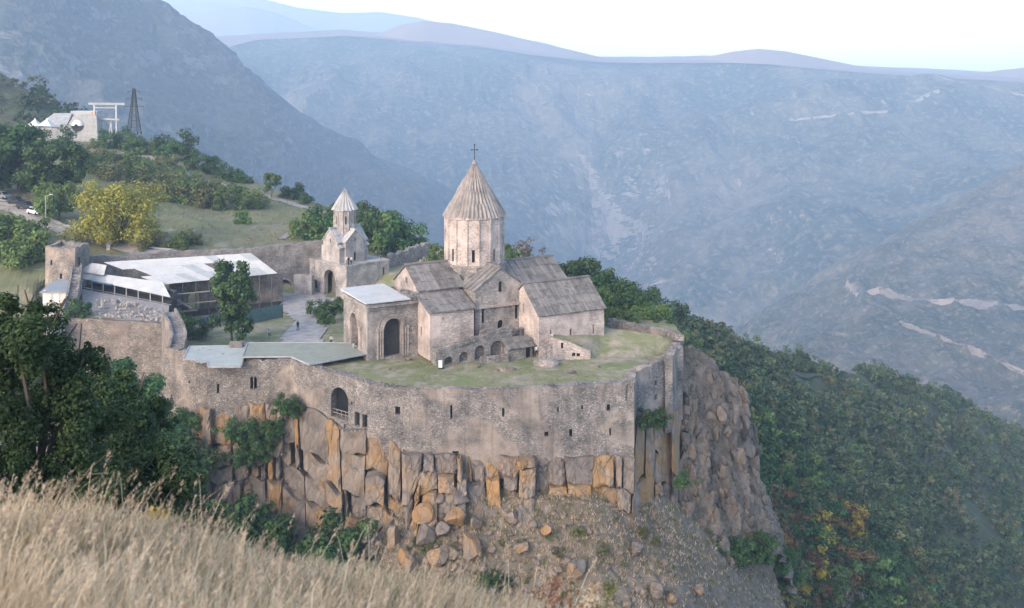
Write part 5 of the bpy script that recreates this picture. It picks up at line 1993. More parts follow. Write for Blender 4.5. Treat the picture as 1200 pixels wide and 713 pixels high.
SHL = 'green shrub on the meadow slope above the curtain wall'
for i, (px, py, sc) in enumerate([(205, 232, 1.6), (226, 236, 1.5), (245, 240, 1.4), (262, 243, 1.2), (186, 226, 1.7), (212, 220, 1.5), (238, 226, 1.4), (170, 214, 1.6), (192, 206, 1.6), (160, 200, 1.4), (148, 196, 1.3), (120, 196, 1.4), (108, 188, 1.4), (290, 243, 1.2), (304, 240, .9), (276, 238, 1.2), (180, 290, .9), (215, 288, .8), (225, 284, .7), (285, 262, .7), (130, 208, 1.3), (96, 200, 1.4)]):
    plant_tree(('shrub%d' % (i % 3)) if i % 2 else ('olive%d' % (i % 3)), on(VE, px, py), sc * 1.25, rt.uniform(0, 360), 'shrub', lab(('green' if i % 2 else 'olive') + ' meadow shrub', sc, 1.15, 1.45, px, ((135, 'below the station'), (200, 'uphill of the yellow tree'), (250, 'on the open slope below the hill crest'), (999, 'downhill of the slim lone tree'))), 'shrub', 'shrubs on the meadow slope')
for i, (px, py, sc) in enumerate([(146, 172, 1.5), (160, 176, 1.1), (198, 184, 1.2), (208, 182, 1.9), (232, 198, 1.2), (250, 202, 1.0), (262, 206, .9), (275, 210, .8), (288, 213, .7), (345, 230, 1.0), (350, 230, .8), (180, 180, 1.0), (70, 172, 1.6), (122, 172, 1.2), (362, 236, .6), (390, 246, .5)]):
    plant_tree('dshrub%d' % (i % 3), on(VE, px, py + 1), sc * 1.3, rt.uniform(0, 360), 'shrub', lab('dark crest shrub', sc, .9, 1.25, px, ((165, 'beside the cable car station'), (222, 'where the sandy crest track begins'), (300, 'along the sandy crest track'), (999, 'past the slim lone tree'))), 'shrub', 'shrubs along the hill crest')
for i, (px, py, sc) in enumerate([(365, 276, 1.2), (380, 278, 1.3), (352, 272, .9), (425, 286, 1.6), (440, 290, 1.7), (455, 294, 1.6), (470, 296, 1.3), (432, 276, 1.5), (450, 282, 1.3), (484, 300, 1.0), (414, 278, 1.3), (400, 274, 1.3), (492, 304, .9)]):
    plant_tree(('dshrub%d' if i % 2 else 'shrub%d') % (i % 3), on(VE, px, py), sc * 1.35, rt.uniform(0, 360), 'shrub', lab(('dark' if i % 2 else 'green') + ' leafy bush', sc, 1.15, 1.45, px, ((400, 'over the curtain wall by the gate church'), (446, 'behind the gate church drum'), (999, 'above the broken rampart'))), 'shrub', 'bushes behind the gate church')
for i, (px, py, sc) in enumerate([(8, 300, 1.6), (32, 304, 1.5), (20, 282, 1.3), (-10, 296, 1.6), (44, 292, 1.0), (2, 272, 1.1)]):
    plant_tree('shrub%d' % (i % 3), on(VE, px, py), sc * 1.3, rt.uniform(0, 360), 'shrub', lab('rounded green bush', sc, 1.05, 1.4, px, ((15, 'below the dirt road bend'), (999, 'between the dirt road and the corner tower'))), 'shrub', 'bushes beside the dirt road')
for i, (px, d, zb, sc, k) in enumerate([(684, 176, -3, 1.02, 'dark0'), (712, 172, -3.5, .9, 'dark1'), (738, 168, -4, .85, 'dark2'), (757, 164, -4.5, .75, 'mid0'), (700, 165, -2.5, .7, 'mid2'), (772, 160, -4.5, .55, 'dark0'), (662, 178, -1, .75, 'dark1'), (728, 158, -2.0, .5, 'mid1')]):
    q_ = P(px, 0, d)
    plant_tree(k, (q_[0], q_[1], zb), sc, rt.uniform(0, 360), 'tree', lab(('fresh' if k.startswith('mid') else 'dark') + ' green tree', sc, .6, .88, px, ((705, 'right behind the side chapel roof'), (745, 'past the gable of the side chapel'), (999, 'at the terrace edge beyond the turf roof'))).replace('right behind', 'close behind'), 'tree', 'trees behind the side chapel')
q_ = P(597, 0, 196)
plant_tree('mid0', (q_[0], q_[1], -1), .75, 0, 'tree', 'green treetop showing behind the drum of the domed church', 'tree')
q_ = P(619, 0, 190)
plant_tree('bare', (q_[0], q_[1], 0.6), 1.3, 0, 'tree', 'bare reddish grey tree behind the church roof', 'tree')
q_ = P(514, 0, 200)
plant_tree('shrub1', (q_[0], q_[1], .8), 1.3, 0, 'shrub', 'yellowish bush between the broken rampart and the drum', 'shrub')
# shrubs on the courtyard bank and against the walls
for i, (px, py, z, sc) in enumerate([(372, 368, -3.4, .7), (384, 372, -3, .7), (393, 366, -2.4, .6), (380, 380, -2.2, .5), (90, 372, .0, .75), (214, 390, -3.6, .9), (232, 394, -3.6, .8)]):
    plant_tree('dshrub%d' % (i % 3), tuple(G(px, py, z)), sc, rt.uniform(0, 360), 'shrub', lab('dark shrub', sc, .58, .72, px, ((100, 'at the end of the rubble heap'), (240, 'beside the rampart stairs'), (999, 'on the bank between courtyard and porch'))), 'shrub', 'shrubs round the courtyard')
for i, (px, py, d, sc) in enumerate([(272, 500, 133.6, .6), (292, 508, 133.2, .75), (308, 512, 133.0, .75), (322, 498, 133.2, .55), (332, 474, 133.4, .6), (342, 478, 132.6, .5), (285, 532, 132.4, .7), (305, 530, 132.0, .65), (215, 492, 137, .7), (205, 488, 138, .6), (760, 492, 128.9, .6), (771, 488, 130.4, .5), (800, 560, 128, .5)]):
    plant_tree('dshrub%d' % (i % 3), tuple(P(px, py + 10, d)), sc, rt.uniform(0, 360), 'shrub', lab('dark shrub clinging to the rock', sc, .58, .72, px, ((230, 'under the rampart stairs'), (326, 'below the twin window'), (400, 'beside the arched opening'), (999, 'at the far fortress corner'))), 'shrub', 'shrubs on the cliff')

# dark bushes filling the ravine below the fortress
def RAV(i, px, py):
    return ('dense dark' if i % 3 else 'fresh green') + ' bush ' + ('high' if py < 640 else 'low') + ' in the ravine ' + ('under the rampart stairs' if px < 235 else 'under the twin window' if px < 300 else 'under the arched opening' if px < 370 else 'at the foot of the tumbled blocks')


for i in range(46):
    px = rt.uniform(150, 440)
    py = rt.uniform(500, 690)
    if py < (545 if px < 205 else 628 if px < 330 else 655):
        continue
    p = on(VC, px, py, -.3)
    plant_tree(('dshrub%d' if i % 4 else 'shrub%d') % (i % 3), p, rt.uniform(1.1, 1.9), rt.uniform(0, 360), 'shrub', RAV(i, px, py), 'shrub', 'bushes in the ravine')
for i in range(34):
    px, py = rt.uniform(205, 400), rt.uniform(618, 705)
    if py < np.interp(px, [205, 300, 400], [612, 640, 680]):
        continue
    plant_tree(('dshrub%d' if i % 3 else 'shrub%d') % (i % 3), on(VC, px, py, -.3), rt.uniform(.9, 1.5), rt.uniform(0, 360), 'shrub', RAV(i, px, py), 'shrub', 'bushes in the ravine')
for i in range(40):
    px, py = rt.uniform(470, 900), rt.uniform(620, 712)
    V_ = VC if px < 800 else VK
    plant_tree('olive%d' % (i % 3), on(V_, px, py, -.1), rt.uniform(.12, .32), rt.uniform(0, 360), 'shrub', 'small grey green scrub tuft on the scree', 'shrub', 'scrub on the scree')
for i, (px, py, sc) in enumerate([(885, 650, .9), (868, 660, .8), (900, 672, 1.1), (845, 648, .5), (585, 690, .55), (568, 684, .45), (893, 662, 1.0), (905, 682, 1.2), (890, 690, 1.0), (912, 668, 1.1), (878, 676, .75)]):
    plant_tree('dshrub%d' % (i % 3), on(VK if px > 800 else VC, px, py, -.2), sc, rt.uniform(0, 360), 'shrub', lab('dark green bush', sc, .6, .85, px, ((700, 'on the scree below the tumbled blocks'), (999, 'at the foot of the crag'))), 'shrub', 'bushes on the lower scree')

# ------------------------------------------------------------------ wood on the far hillside
W_ = []
gq = np.random.default_rng(17)
H_, K_ = VS.shape[:2]
tries = 0
while len(W_) < 2000 and tries < 40000:
    tries += 1
    a, b = gq.random() * (H_ - 2), gq.random() * (K_ - 2)
    i, j = int(a), int(b)
    p = VS[i, j] * (1 - (a - i)) * (1 - (b - j)) + VS[i + 1, j] * (a - i) * (1 - (b - j)) + VS[i, j + 1] * (1 - (a - i)) * (b - j) + VS[i + 1, j + 1] * (a - i) * (b - j)
    px, py = 600 + p[0] / p[1] * F, HZ + (EYE - p[2]) / p[1] * F
    if not (735 < px < 1245 and 355 < py < 735):
        continue
    if px < np.interp(py, [380, 425, 470, 540, 600, 660, 720], [740, 800, 862, 868, 892, 905, 912]) - 14:
        continue        # wholly behind the crag
    cl = float(vnoise(p * np.array([.035, .035, .06]), 3))
    edge_ = (py - np.interp(px, [740, 850, 950, 1060, 1200], [367, 398, 424, 455, 515]))
    if cl > .28 + edge_ / 500:
        continue
    W_.append((p, px, py, edge_))
W_.sort(key=lambda q_: q_[0][1])
pro = {}
SP = [('wood_dark', 'leaf_dark'), ('wood_mid', 'leaf_mid'), ('wood_olive', 'leaf_olive'), ('wood_gold', 'leaf_gold'), ('wood_rust', 'leaf_rust'), ('wood_bare', 'leaf_bare')]
for nm, mt in SP:
    for k in range(2):
        tree_proto(nm + str(k), 2.6, 2.3, 3.0, 1300 if mt != 'leaf_bare' else 700, .19 if mt != 'leaf_bare' else .15, 18, 80 + k * 7 + len(nm), mt, 2.6, .14)
WL = {'wood_dark': 'dark green tree in the wood beyond the crag', 'wood_mid': 'fresh green tree in the wood beyond the crag', 'wood_olive': 'dull olive tree in the wood beyond the crag',
      'wood_gold': 'golden yellow autumn tree in the wood beyond the crag', 'wood_rust': 'rust brown autumn tree in the wood beyond the crag', 'wood_bare': 'bare grey tree in the wood beyond the crag'}
mass_v, mass_f, mass_c = [], [], []
off = 0
PAL = {'wood_dark': (.05, .08, .036), 'wood_mid': (.08, .115, .045), 'wood_olive': (.105, .118, .058), 'wood_gold': (.26, .2, .045), 'wood_rust': (.17, .1, .05), 'wood_bare': (.15, .135, .125)}
for k, (p, px, py, ed) in enumerate(W_):
    u = gq.random()
    low = py > 625 and px < 1030
    if low:
        sp = 'wood_dark' if u < .34 else 'wood_mid' if u < .60 else 'wood_olive' if u < .76 else 'wood_gold' if u < .83 else 'wood_rust' if u < .94 else 'wood_bare'
    else:
        sp = 'wood_dark' if u < .42 else 'wood_mid' if u < .74 else 'wood_olive'
    sc = (.6 + .85 * gq.random() ** 1.5) * (1.0 if ed > 60 else .75) * (1.45 if p[1] < 250 else 1.25)
    if k < 300:
        plant_tree(sp + str(k % 2), (p[0], p[1], p[2] - .4), sc, gq.random() * 360, 'tree', WL[sp], 'tree', WL[sp].replace('tree', 'trees', 1))
    else:
        c, r = crown_clumps(2.5 * sc, 2.2 * sc, 2.6 * sc, 9, k)
        v, f = leaf_cloud(c, r, 185, .40, k)
        mass_v.append(v + p - np.array([0, 0, .4]))
        mass_f.append(f + off)
        off += len(v)
        cc = np.array(PAL[sp]) * (.75 + .5 * gq.random()) * (1 + .05 * gq.normal(size=3))
        mass_c.append(np.repeat(np.abs(cc)[None], len(f), 0) * (.8 + .4 * gq.random((len(f), 1))))
mm = mesh_np('forest', np.concatenate(mass_v), np.concatenate(mass_f))
at_ = mm.color_attributes.new('leaf_colour', 'FLOAT_COLOR', 'CORNER')
cc = np.concatenate(mass_c)
cc = np.concatenate([cc, np.ones((len(cc), 1))], 1)
at_.data.foreach_set('color', np.repeat(cc, 4, axis=0).astype(np.float32).ravel())
fm = newmat('forest_leaves')
t = NT(fm)
vc = t.n("ShaderNodeVertexColor", layer_name='leaf_colour')
t.base(vc.outputs[0])
t.b.inputs["Roughness"].default_value = .8
tag(link('forest', mm, fm), 'dense mixed forest covering the upper hillside beyond the crag', 'forest', None, 'stuff')

# wood on the shoulder above the station
mass_v, mass_f, mass_c, off = [], [], [], 0
H_, K_ = VW.shape[:2]
for k in range(420):
    i, j = gq.integers(0, H_ - 1), gq.integers(0, K_ - 1)
    p = VW[i, j]
    sc = .9 + .8 * gq.random()
    c, r = crown_clumps(2.8 * sc, 2.2 * sc, 2.4 * sc, 9, k)
    v, f = leaf_cloud(c, r, 190, .5, k)
    mass_v.append(v + p + np.array([gq.normal() * 3, gq.normal() * 3, 0]))
    mass_f.append(f + off)
    off += len(v)
    cc = np.array([(.024, .05, .022), (.04, .07, .03), (.07, .08, .04)][k % 3]) * (.75 + .5 * gq.random())
    mass_c.append(np.repeat(cc[None], len(f), 0) * (.8 + .4 * gq.random((len(f), 1))))
mm = mesh_np('forest', np.concatenate(mass_v), np.concatenate(mass_f))
at_ = mm.color_attributes.new('leaf_colour', 'FLOAT_COLOR', 'CORNER')
cc = np.concatenate(mass_c)
cc = np.concatenate([cc, np.ones((len(cc), 1))], 1)
at_.data.foreach_set('color', np.repeat(cc, 4, axis=0).astype(np.float32).ravel())
tag(link('forest', mm, fm), 'dark green scrub forest on the shoulder above the cable car station', 'forest', None, 'stuff')

# ------------------------------------------------------------------ big trees on the slope in front
def big_tree(name, label, foot, blobs, n, size, seed, mat):
    root = thing(name, label, 'tree', tuple(foot))
    ft = np.array(foot)
    cs = [P(px, py, d) - ft for px, py, d, r in blobs]
    rs = [r for *_, r in blobs]
    g = np.random.default_rng(seed)
    c2, r2 = [], []
    for c, r in zip(cs, rs):
        for i in range(11):
            d = g.normal(size=3)
            d /= np.linalg.norm(d)
            c2.append(c + d * r * (.35 + .6 * g.random()))
            r2.append(r * g.uniform(.18, .42))
    v, f = leaf_cloud(c2, r2, n, size, seed)
    link('crown', mesh_np('crown', v, f), M[mat], root)
    mb = MB()
    hub = np.mean(cs, axis=0) * np.array([.6, .6, .35])
    r0 = .2
    mb.rings([[(r0 * q_ * math.cos(a) + hub[0] * f, r0 * q_ * math.sin(a) + hub[1] * f, hub[2] * f - (.5 if f == 0 else 0)) for a in [2 * math.pi * i / 8 for i in range(8)]] for f, q_ in ((0, 1.3), (.3, 1), (.7, .85), (1, .7))])
    for c in cs:
        a = Vector(hub)
        b = Vector(c)
        m1 = a.lerp(b, .5) + Vector((g.normal() * .2, g.normal() * .2, .25))
        mb.bar(a, m1, .12)
        mb.bar(m1, b, .07)
        for i in range(4):
            d = Vector(g.normal(size=3)).normalized()
            mb.bar(m1.lerp(b, .6), b + d * .9, .03)
    mb.build('trunk', M['bark'], root)
    return root


big_tree('tree', 'dark leafy tree rising from the slope below the dry grass', P(40, 640, 27), [(20, 400, 27, 1.1), (55, 400, 28, 1.0), (-20, 430, 27, 1.3), (30, 450, 28, 1.4), (85, 450, 28, 1.1), (70, 500, 28, 1.3), (0, 510, 27, 1.4), (45, 560, 27, 1.4), (-30, 570, 27, 1.4), (95, 560, 27, 1.2), (110, 500, 28.5, 1.0), (10, 365, 28, .55), (45, 372, 28, .45), (100, 415, 28.5, .55)], 62000, .05, 201, 'leaf_near')
big_tree('tree', 'spreading dark tree beyond the dry grass below the retaining wall', P(160, 650, 36), [(125, 480, 37, 1.3), (165, 505, 37, 1.5), (196, 540, 38, 1.1), (140, 545, 36, 1.7), (185, 565, 36, 1.5), (212, 585, 37, 1.0), (110, 590, 35, 1.7), (160, 605, 35, 1.6), (205, 612, 36, 1.4), (232, 612, 38, 1.0), (120, 440, 38, .8), (150, 460, 38, .8), (190, 490, 39, .7)], 60000, .06, 202, 'leaf_near')
big_tree('tree', 'low bushy tree at the edge of the dry grass under the cliff', P(290, 690, 50), [(245, 625, 52, 1.2), (280, 632, 51, 1.2), (315, 645, 51, 1.1), (265, 650, 49, 1.6), (305, 665, 49, 1.5), (345, 668, 50, 1.1)], 24000, .08, 203, 'leaf_near')
big_tree('tree', 'dark tree crown between the fortress bastion and the retaining wall', P(150, 520, 105), [(100, 430, 108, 2.0), (130, 450, 108, 2.4), (160, 455, 110, 2.4), (182, 478, 112, 2.0), (196, 505, 115, 2.0), (130, 490, 104, 3.0), (170, 510, 104, 3.0), (150, 430, 112, 1.4)], 24000, .175, 204, 'leaf_dark')
big_tree('tree', 'grey green tree below the low shed roof', P(40, 470, 120), [(10, 400, 122, 2.2), (45, 410, 122, 2.0), (70, 425, 120, 2.2), (30, 440, 118, 2.8), (0, 450, 118, 2.6), (60, 455, 118, 2.4), (22, 380, 124, 1.6)], 21000, .185, 205, 'leaf_mid')

# ------------------------------------------------------------------ dry grass in front
def grass(name, label, n, y0, y1, hmin, hmax, mat, seed, wd=.006, dens=None, bx=0.0, xl=(-.56, .06)):
    g = np.random.default_rng(seed)
    yy = y0 + (y1 - y0) * g.random(n) ** .8
    xx = (xl[0] + (xl[1] - xl[0]) * g.random(n)) * yy
    if dens is not None:
        m = vnoise(np.stack([xx * dens, yy * dens, xx * 0], -1), seed) > bx
        xx, yy = xx[m], yy[m]
        n = len(xx)
    zz = near_z(xx, yy) + fbm(np.stack([xx * .5, yy * .5, xx * 0], -1), 4, 91) * .12 - .03
    h = hmin + (hmax - hmin) * g.random(n) ** 1.7
    h *= 1 + .3 * vnoise(np.stack([xx * 1.2, yy * 1.2, xx * 0], -1), 5)
    a = g.random(n) * 6.283
    lean = h * (.15 + .9 * g.random(n))
    wind = np.array([.22, -.06])
    dx = np.cos(a) * lean * .6 + wind[0] * h * .6
    dy = np.sin(a) * lean * .6 + wind[1] * h * .6
    sx, sy = np.cos(a + 1.57) * wd, np.sin(a + 1.57) * wd
    V_ = []
    for f, wf in ((0, 1.0), (.45, .9), (.8, .75), (1.0, .15)):
        cx, cy, cz = xx + dx * f ** 1.8, yy + dy * f ** 1.8, zz + h * (f - .12 * f ** 3)
        V_.append(np.stack([cx - sx * wf, cy - sy * wf, cz], -1))
        V_.append(np.stack([cx + sx * wf, cy + sy * wf, cz], -1))
    V_ = np.stack(V_, 1)
    b = np.arange(n)[:, None] * 8
    F_ = np.concatenate([b + np.array([0, 1, 3, 2]), b + np.array([2, 3, 5, 4]), b + np.array([4, 5, 7, 6])])
    o = link(name, mesh_np(name, V_.reshape(-1, 3), F_), M[mat])
    return tag(o, label, 'grass', None, 'stuff'), np.stack([xx + dx, yy + dy, zz + h * .88], -1)


grass('grass', 'dry straw coloured grass blowing on the slope', 62000, 3.6, 11.5, .12, .44, 'straw', 301, .0038)
grass('grass', 'patches of half green grass among the straw', 16000, 3.6, 12, .15, .42, 'straw_green', 302, .005, .45, .2)
_, tips = grass('grass', 'tall seed stalks standing above the dry grass', 1500, 5.0, 11.0, .4, .8, 'straw', 303, .0035)
# feathery seed heads
g = np.random.default_rng(9)
tp = np.repeat(tips, 14, axis=0)
k_ = g.random(len(tp))
tp = tp + np.stack([-k_ * .06 + g.normal(size=len(tp)) * .008, g.normal(size=len(tp)) * .008, -k_ * .17], -1)
n = len(tp)
dr = g.normal(size=(n, 3)) * .35 + np.array([.5, 0, 1])
dr /= np.linalg.norm(dr, axis=1, keepdims=True)
sd = np.cross(dr, g.normal(size=(n, 3)))
sd /= np.linalg.norm(sd, axis=1, keepdims=True)
V_ = np.stack([tp, tp + dr * .02 + sd * .005, tp + dr * .045, tp + dr * .02 - sd * .005], 1)
tag(link('grass', mesh_np('grass', V_.reshape(-1, 3), np.arange(n * 4).reshape(n, 4)), M['straw']), 'feathery seed heads on the tall dry stalks', 'grass', None, 'stuff')


def weed(name, label, foot, h, n, mats, seed, spread=.35, leaf=.02, group=None):
    root = thing(name, label, 'plant', tuple(foot), 0, group)
    g = np.random.default_rng(seed)
    mb = MB()
    pts = []
    for i in range(n):
        a = g.random() * 6.28
        tip = Vector((math.cos(a) * spread * g.random(), math.sin(a) * spread * g.random(), h * (.6 + .4 * g.random())))
        mid = tip * .55 + Vector((g.normal() * .03, g.normal() * .03, .04))
        mb.bar((0, 0, -.15), mid, .012)
        mb.bar(mid, tip, .008)
        for f in np.linspace(.35, 1, 9):
            q_ = mid.lerp(tip, (f - .35) / .65)
            pts.append((q_.x + g.normal() * .03, q_.y + g.normal() * .03, q_.z))
    mb.build('stem', M['straw_green'], root)
    v, f = leaf_cloud(pts, [.05] * len(pts), len(pts) * 6, leaf, seed)
    link('leaves', mesh_np('leaves', v, f), M[mats], root)
    return root


for i, (px, d, h, mt, lb) in enumerate([(645, 10.5, .85, 'leaf_red', 'red leaved weed at the rim of the dry grass'), (672, 11, .75, 'leaf_red', 'second reddish weed beside the pale dry stalks'), (690, 10, .95, 'straw', 'pale dry stalk cluster reaching over the scree'), (700, 11.5, .9, 'leaf_yellow', 'yellow green weed beside the pale dry stalks'), (712, 11, .6, 'leaf_red', 'short red weed beyond the yellow green weed'), (662, 11.5, 1.0, 'leaf_olive', 'olive weed between the red leaved weeds')]):
    y_ = d
    x_ = (px - 600) * d / F
    weed('weed', lb, (x_, y_, float(near_z(np.array(x_), np.array(y_)))), h * .85, 4, mt, 400 + i)
for i, (px, d, h) in enumerate([(192, 13, .95), (183, 13.2, .8)]):
    x_ = (px - 600) * d / F
    weed('flowering_weed', 'weed with yellow flower heads at the brow of the dry grass', (x_, d, EYE - (640 - HZ) * d / F), h * .62, 5, 'leaf_gold', 420 + i, .22, .04, 'yellow flowering weeds')

# ------------------------------------------------------------------ dry tufts on the scree, weeds on the terrace
def tufts(name, label, pts, size, blades, mat, seed):
    g = np.random.default_rng(seed)
    pts = np.repeat(np.asarray(pts), blades, axis=0)
    n = len(pts)
    pts = pts + g.normal(size=(n, 3)) * np.array([size * .5, size * .5, 0])
    h = size * (.5 + g.random(n))[:, None]
    d = g.normal(size=(n, 3)) * np.array([.5, .5, .1]) + np.array([0, 0, 1])
    sd = np.stack([g.normal(size=n), g.normal(size=n), np.zeros(n)], -1)
    sd = sd / (np.linalg.norm(sd, axis=1, keepdims=True) + 1e-9) * size * .13
    V_ = np.stack([pts - sd, pts + sd, pts + d * h + sd * .2, pts + d * h - sd * .2], 1)
    o = link(name, mesh_np(name, V_.reshape(-1, 3), np.arange(n * 4).reshape(n, 4)), M[mat])
    return tag(o, label, 'grass', None, 'stuff')


gt = np.random.default_rng(44)
fl = VC[8:130].reshape(-1, 3)
fx = 600 + fl[:, 0] / fl[:, 1] * F
fl = fl[(fx > 430) & (fx < 920)]
tufts('dry_grass', 'dry grass tufts scattered over the scree', fl[gt.integers(0, len(fl), 4200)], .3, 7, 'straw', 1)
tufts('scrub', 'grey green scrub scattered over the scree', fl[gt.integers(0, len(fl), 2000)], .36, 7, 'leaf_olive', 2)
fl = VK.reshape(-1, 3)
tufts('dry_grass', 'dry grass tufts on the ledges of the crag', fl[gt.integers(0, len(fl), 500)], .4, 6, 'leaf_olive', 3)
fl = VE.reshape(-1, 3)
fx, fy = 600 + fl[:, 0] / fl[:, 1] * F, HZ + (EYE - fl[:, 2]) / fl[:, 1] * F
fl = fl[(fx > -20) & (fx < 520) & (fy < 300) & (fl[:, 1] > 196)]
tufts('meadow_grass', 'tufts of long meadow grass on the hill behind the curtain wall', fl[gt.integers(0, len(fl), 2600)] + gt.normal(size=(2600, 3)) * np.array([.8, .8, 0]), .5, 6, 'straw_green', 4)
qx, qy = gt.uniform(-30, 27, 9000), gt.uniform(124, 200, 9000)
m_ = (sdf(poly, qx, qy) < -.4) & (vnoise(np.stack([qx * .16, qy * .16, qx * 0], -1), 8) > -.1) & (terrace_z(qx, qy) > -.6)
m_ &= ~((qx > -24) & (qx < 10) & (qy > 137))
qx, qy = qx[m_], qy[m_]
tufts('lawn_grass', 'tufts of rough grass growing on the terrace', np.stack([qx, qy, qx * 0 - .1], -1), .16, 6, 'straw_green', 5)

# ------------------------------------------------------------------ dirt road on the hill
def hill_track(name, label, pts, hw, mat, lift, seed):
    c = np.array([surf_pick(VE, *p) for p in pts])
    s_ = np.concatenate([[0], np.cumsum(np.linalg.norm(np.diff(c, axis=0), axis=1))])
    t_ = np.linspace(0, s_[-1], 60)
    c = np.stack([np.interp(t_, s_, c[:, i]) for i in range(3)], -1)
    tv = np.gradient(c, axis=0)[:, :2]
    tv /= np.linalg.norm(tv, axis=1, keepdims=True)
    nv = np.stack([-tv[:, 1], tv[:, 0]], -1)
    rows_ = []
    flat_ = VE.reshape(-1, 3)
    for k in (-1, -.5, 0, .5, 1):
        q_ = c.copy()
        wob = 1 + .2 * fbm(np.stack([t_ * .15, t_ * 0 + k, t_ * 0], -1), 3, seed)
        q_[:, :2] += nv * hw * k * wob[:, None]
        for i in range(len(q_)):
            j = np.argmin((flat_[:, 0] - q_[i, 0]) ** 2 + (flat_[:, 1] - q_[i, 1]) ** 2)
            q_[i, 2] = max(flat_[j, 2], c[i, 2] - .3) + lift
        rows_.append(q_)
    V_ = np.array(rows_)
    nr, nc = V_.shape[:2]
    idx = np.arange(nr * nc).reshape(nr, nc)
    q_ = np.stack([idx[:-1, :-1], idx[:-1, 1:], idx[1:, 1:], idx[1:, :-1]], -1).reshape(-1, 4)
    return strct(link(name, mesh_np(name, V_.reshape(-1, 3), q_, True), M[mat]), label)


hill_track('road', 'dirt road curving down the hill to the curtain wall', [(-30, 232), (10, 242), (45, 256), (80, 270), (115, 281), (160, 291), (205, 297)], 2.0, 'dirt', .15, 1)
hill_track('path', 'pale stone edged path above the dirt road', [(-30, 222), (10, 234), (45, 250), (80, 265), (120, 276), (165, 285), (200, 293)], .6, 'pathstone', .25, 2)
hill_track('path', 'thin trodden path climbing the meadow', [(330, 278), (345, 268), (362, 258), (380, 248)], .7, 'dirt', .12, 3)
hill_track('path', 'bare sandy track along the hill crest', [(140, 178), (180, 186), (220, 204), (260, 215), (300, 226), (350, 240), (385, 250)], 1.8, 'dirt', .2, 4)

# ------------------------------------------------------------------ parked cars
def car(label, loc, rz, paint, tall=1.0):
    root = thing('parked_car', label, 'car', tuple(loc), rz, None)
    prof = [(-2.1, .35), (2.1, .35), (2.15, .75), (1.95, .95), (1.15, 1.05), (.55, 1.5 * tall), (-1.2, 1.52 * tall), (-1.95, 1.1), (-2.15, .9)]
    mb = MB()
    n = len(prof)
    vs = [(x, s_ * .86 * (1 if z < 1.0 else .86), z) for s_ in (-1, 1) for x, z in prof]
    tri = tessellate_polygon([[Vector((x, z, 0)) for x, z in prof]])
    fs = [(i, (i + 1) % n, n + (i + 1) % n, n + i) for i in range(n)] + [tuple(q_) for q_ in tri] + [tuple(n + k for k in reversed(q_)) for q_ in tri]
    mb.add(vs, fs)
    mb.build('body', paint, root)
    for s_ in (-1, 1):
        mb = MB()
        y_ = s_ * .80
        mb.prism([(-1.5, y_ - .03), (.6, y_ - .03), (.6, y_ + .03), (-1.5, y_ + .03)], 1.08, 1.42 * tall)
        mb.build('window', M['void'], root)
    mb = MB()
    mb.add([(1.16, -.66, 1.09), (1.16, .66, 1.09), (.62, .66, 1.49 * tall), (.62, -.66, 1.49 * tall), (1.12, -.66, 1.06), (1.12, .66, 1.06), (.58, .66, 1.46 * tall), (.58, -.66, 1.46 * tall)], [(0, 1, 2, 3), (7, 6, 5, 4), (0, 4, 5, 1), (1, 5, 6, 2), (2, 6, 7, 3), (3, 7, 4, 0)])
    mb.build('windscreen', M['void'], root)
    for x in (-1.3, 1.35):
        for s_ in (-1, 1):
            mb = MB()
            mb.rings([[(x + r_ * math.cos(a), s_ * (.7 + dy), .34 + r_ * math.sin(a)) for a in [2 * math.pi * i / 14 for i in range(14)]] for r_, dy in ((.34, 0), (.34, .2), (.2, .22))])
            w_ = mb.build('wheel', M['rubber'], root)
    return root


M['paint_white'] = plain('white_car_paint', (.7, .7, .7), .3, 0, .03)
M['paint_grey'] = plain('grey_car_paint', (.22, .23, .25), .3, .3, .03)
M['paint_dark'] = plain('dark_car_paint', (.035, .04, .05), .3, .2, .03)
for px, py, pt, lb in ((4, 232, 'paint_grey', 'grey car parked at the top of the dirt road'), (17, 238, 'paint_dark', 'dark car parked between a grey and a white car'), (30, 243, 'paint_dark', 'second dark car beside the white car'), (40, 250, 'paint_white', 'white car parked by the bushy pale green tree')):
    car(lb, on(VE, px, py, .25), -28 + rt.uniform(-6, 6), M[pt], 1.12)

pole = thing('lamp_pole', 'thin grey lamp pole beside the dirt road', 'pole', tuple(on(VE, 53, 276)))
MB().rings([ngon(.13, 8, -.3), ngon(.07, 8, 8.8)]).build('mast', M['steel'], pole)
MB().bar((0, 0, 8.7), (1.1, -.3, 9.1), .07).build('arm', M['steel'], pole)
MB().box((.9, -.45, 9.05), (1.6, -.2, 9.2)).build('lamp_head', M['steel'], pole)
stl = thing('boundary_post', 'short pale concrete post on the bank above the curtain wall', 'post', tuple(on(VE, 129, 292)))
MB().prism([(-.35, -.25), (.35, -.25), (.35, .25), (-.35, .25)], -.2, 2.4).build('shaft', M['concrete'], stl)
MB().prism([(-.42, -.3), (.42, -.3), (.42, .3), (-.42, .3)], 2.402, 2.65).build('cap', M['concrete'], stl)

# ------------------------------------------------------------------ cable car station
DS = 350.0
k = DS / F
sx0, sz0 = (95 - 600) * k, EYE - (168 - HZ) * k
st = thing('cable_car_station', 'pale concrete cable car station with a round eye window and steel gantry', 'station', (sx0, DS, sz0))


def S2(px, py):
    return ((px - 95) * k, (168 - py) * k)


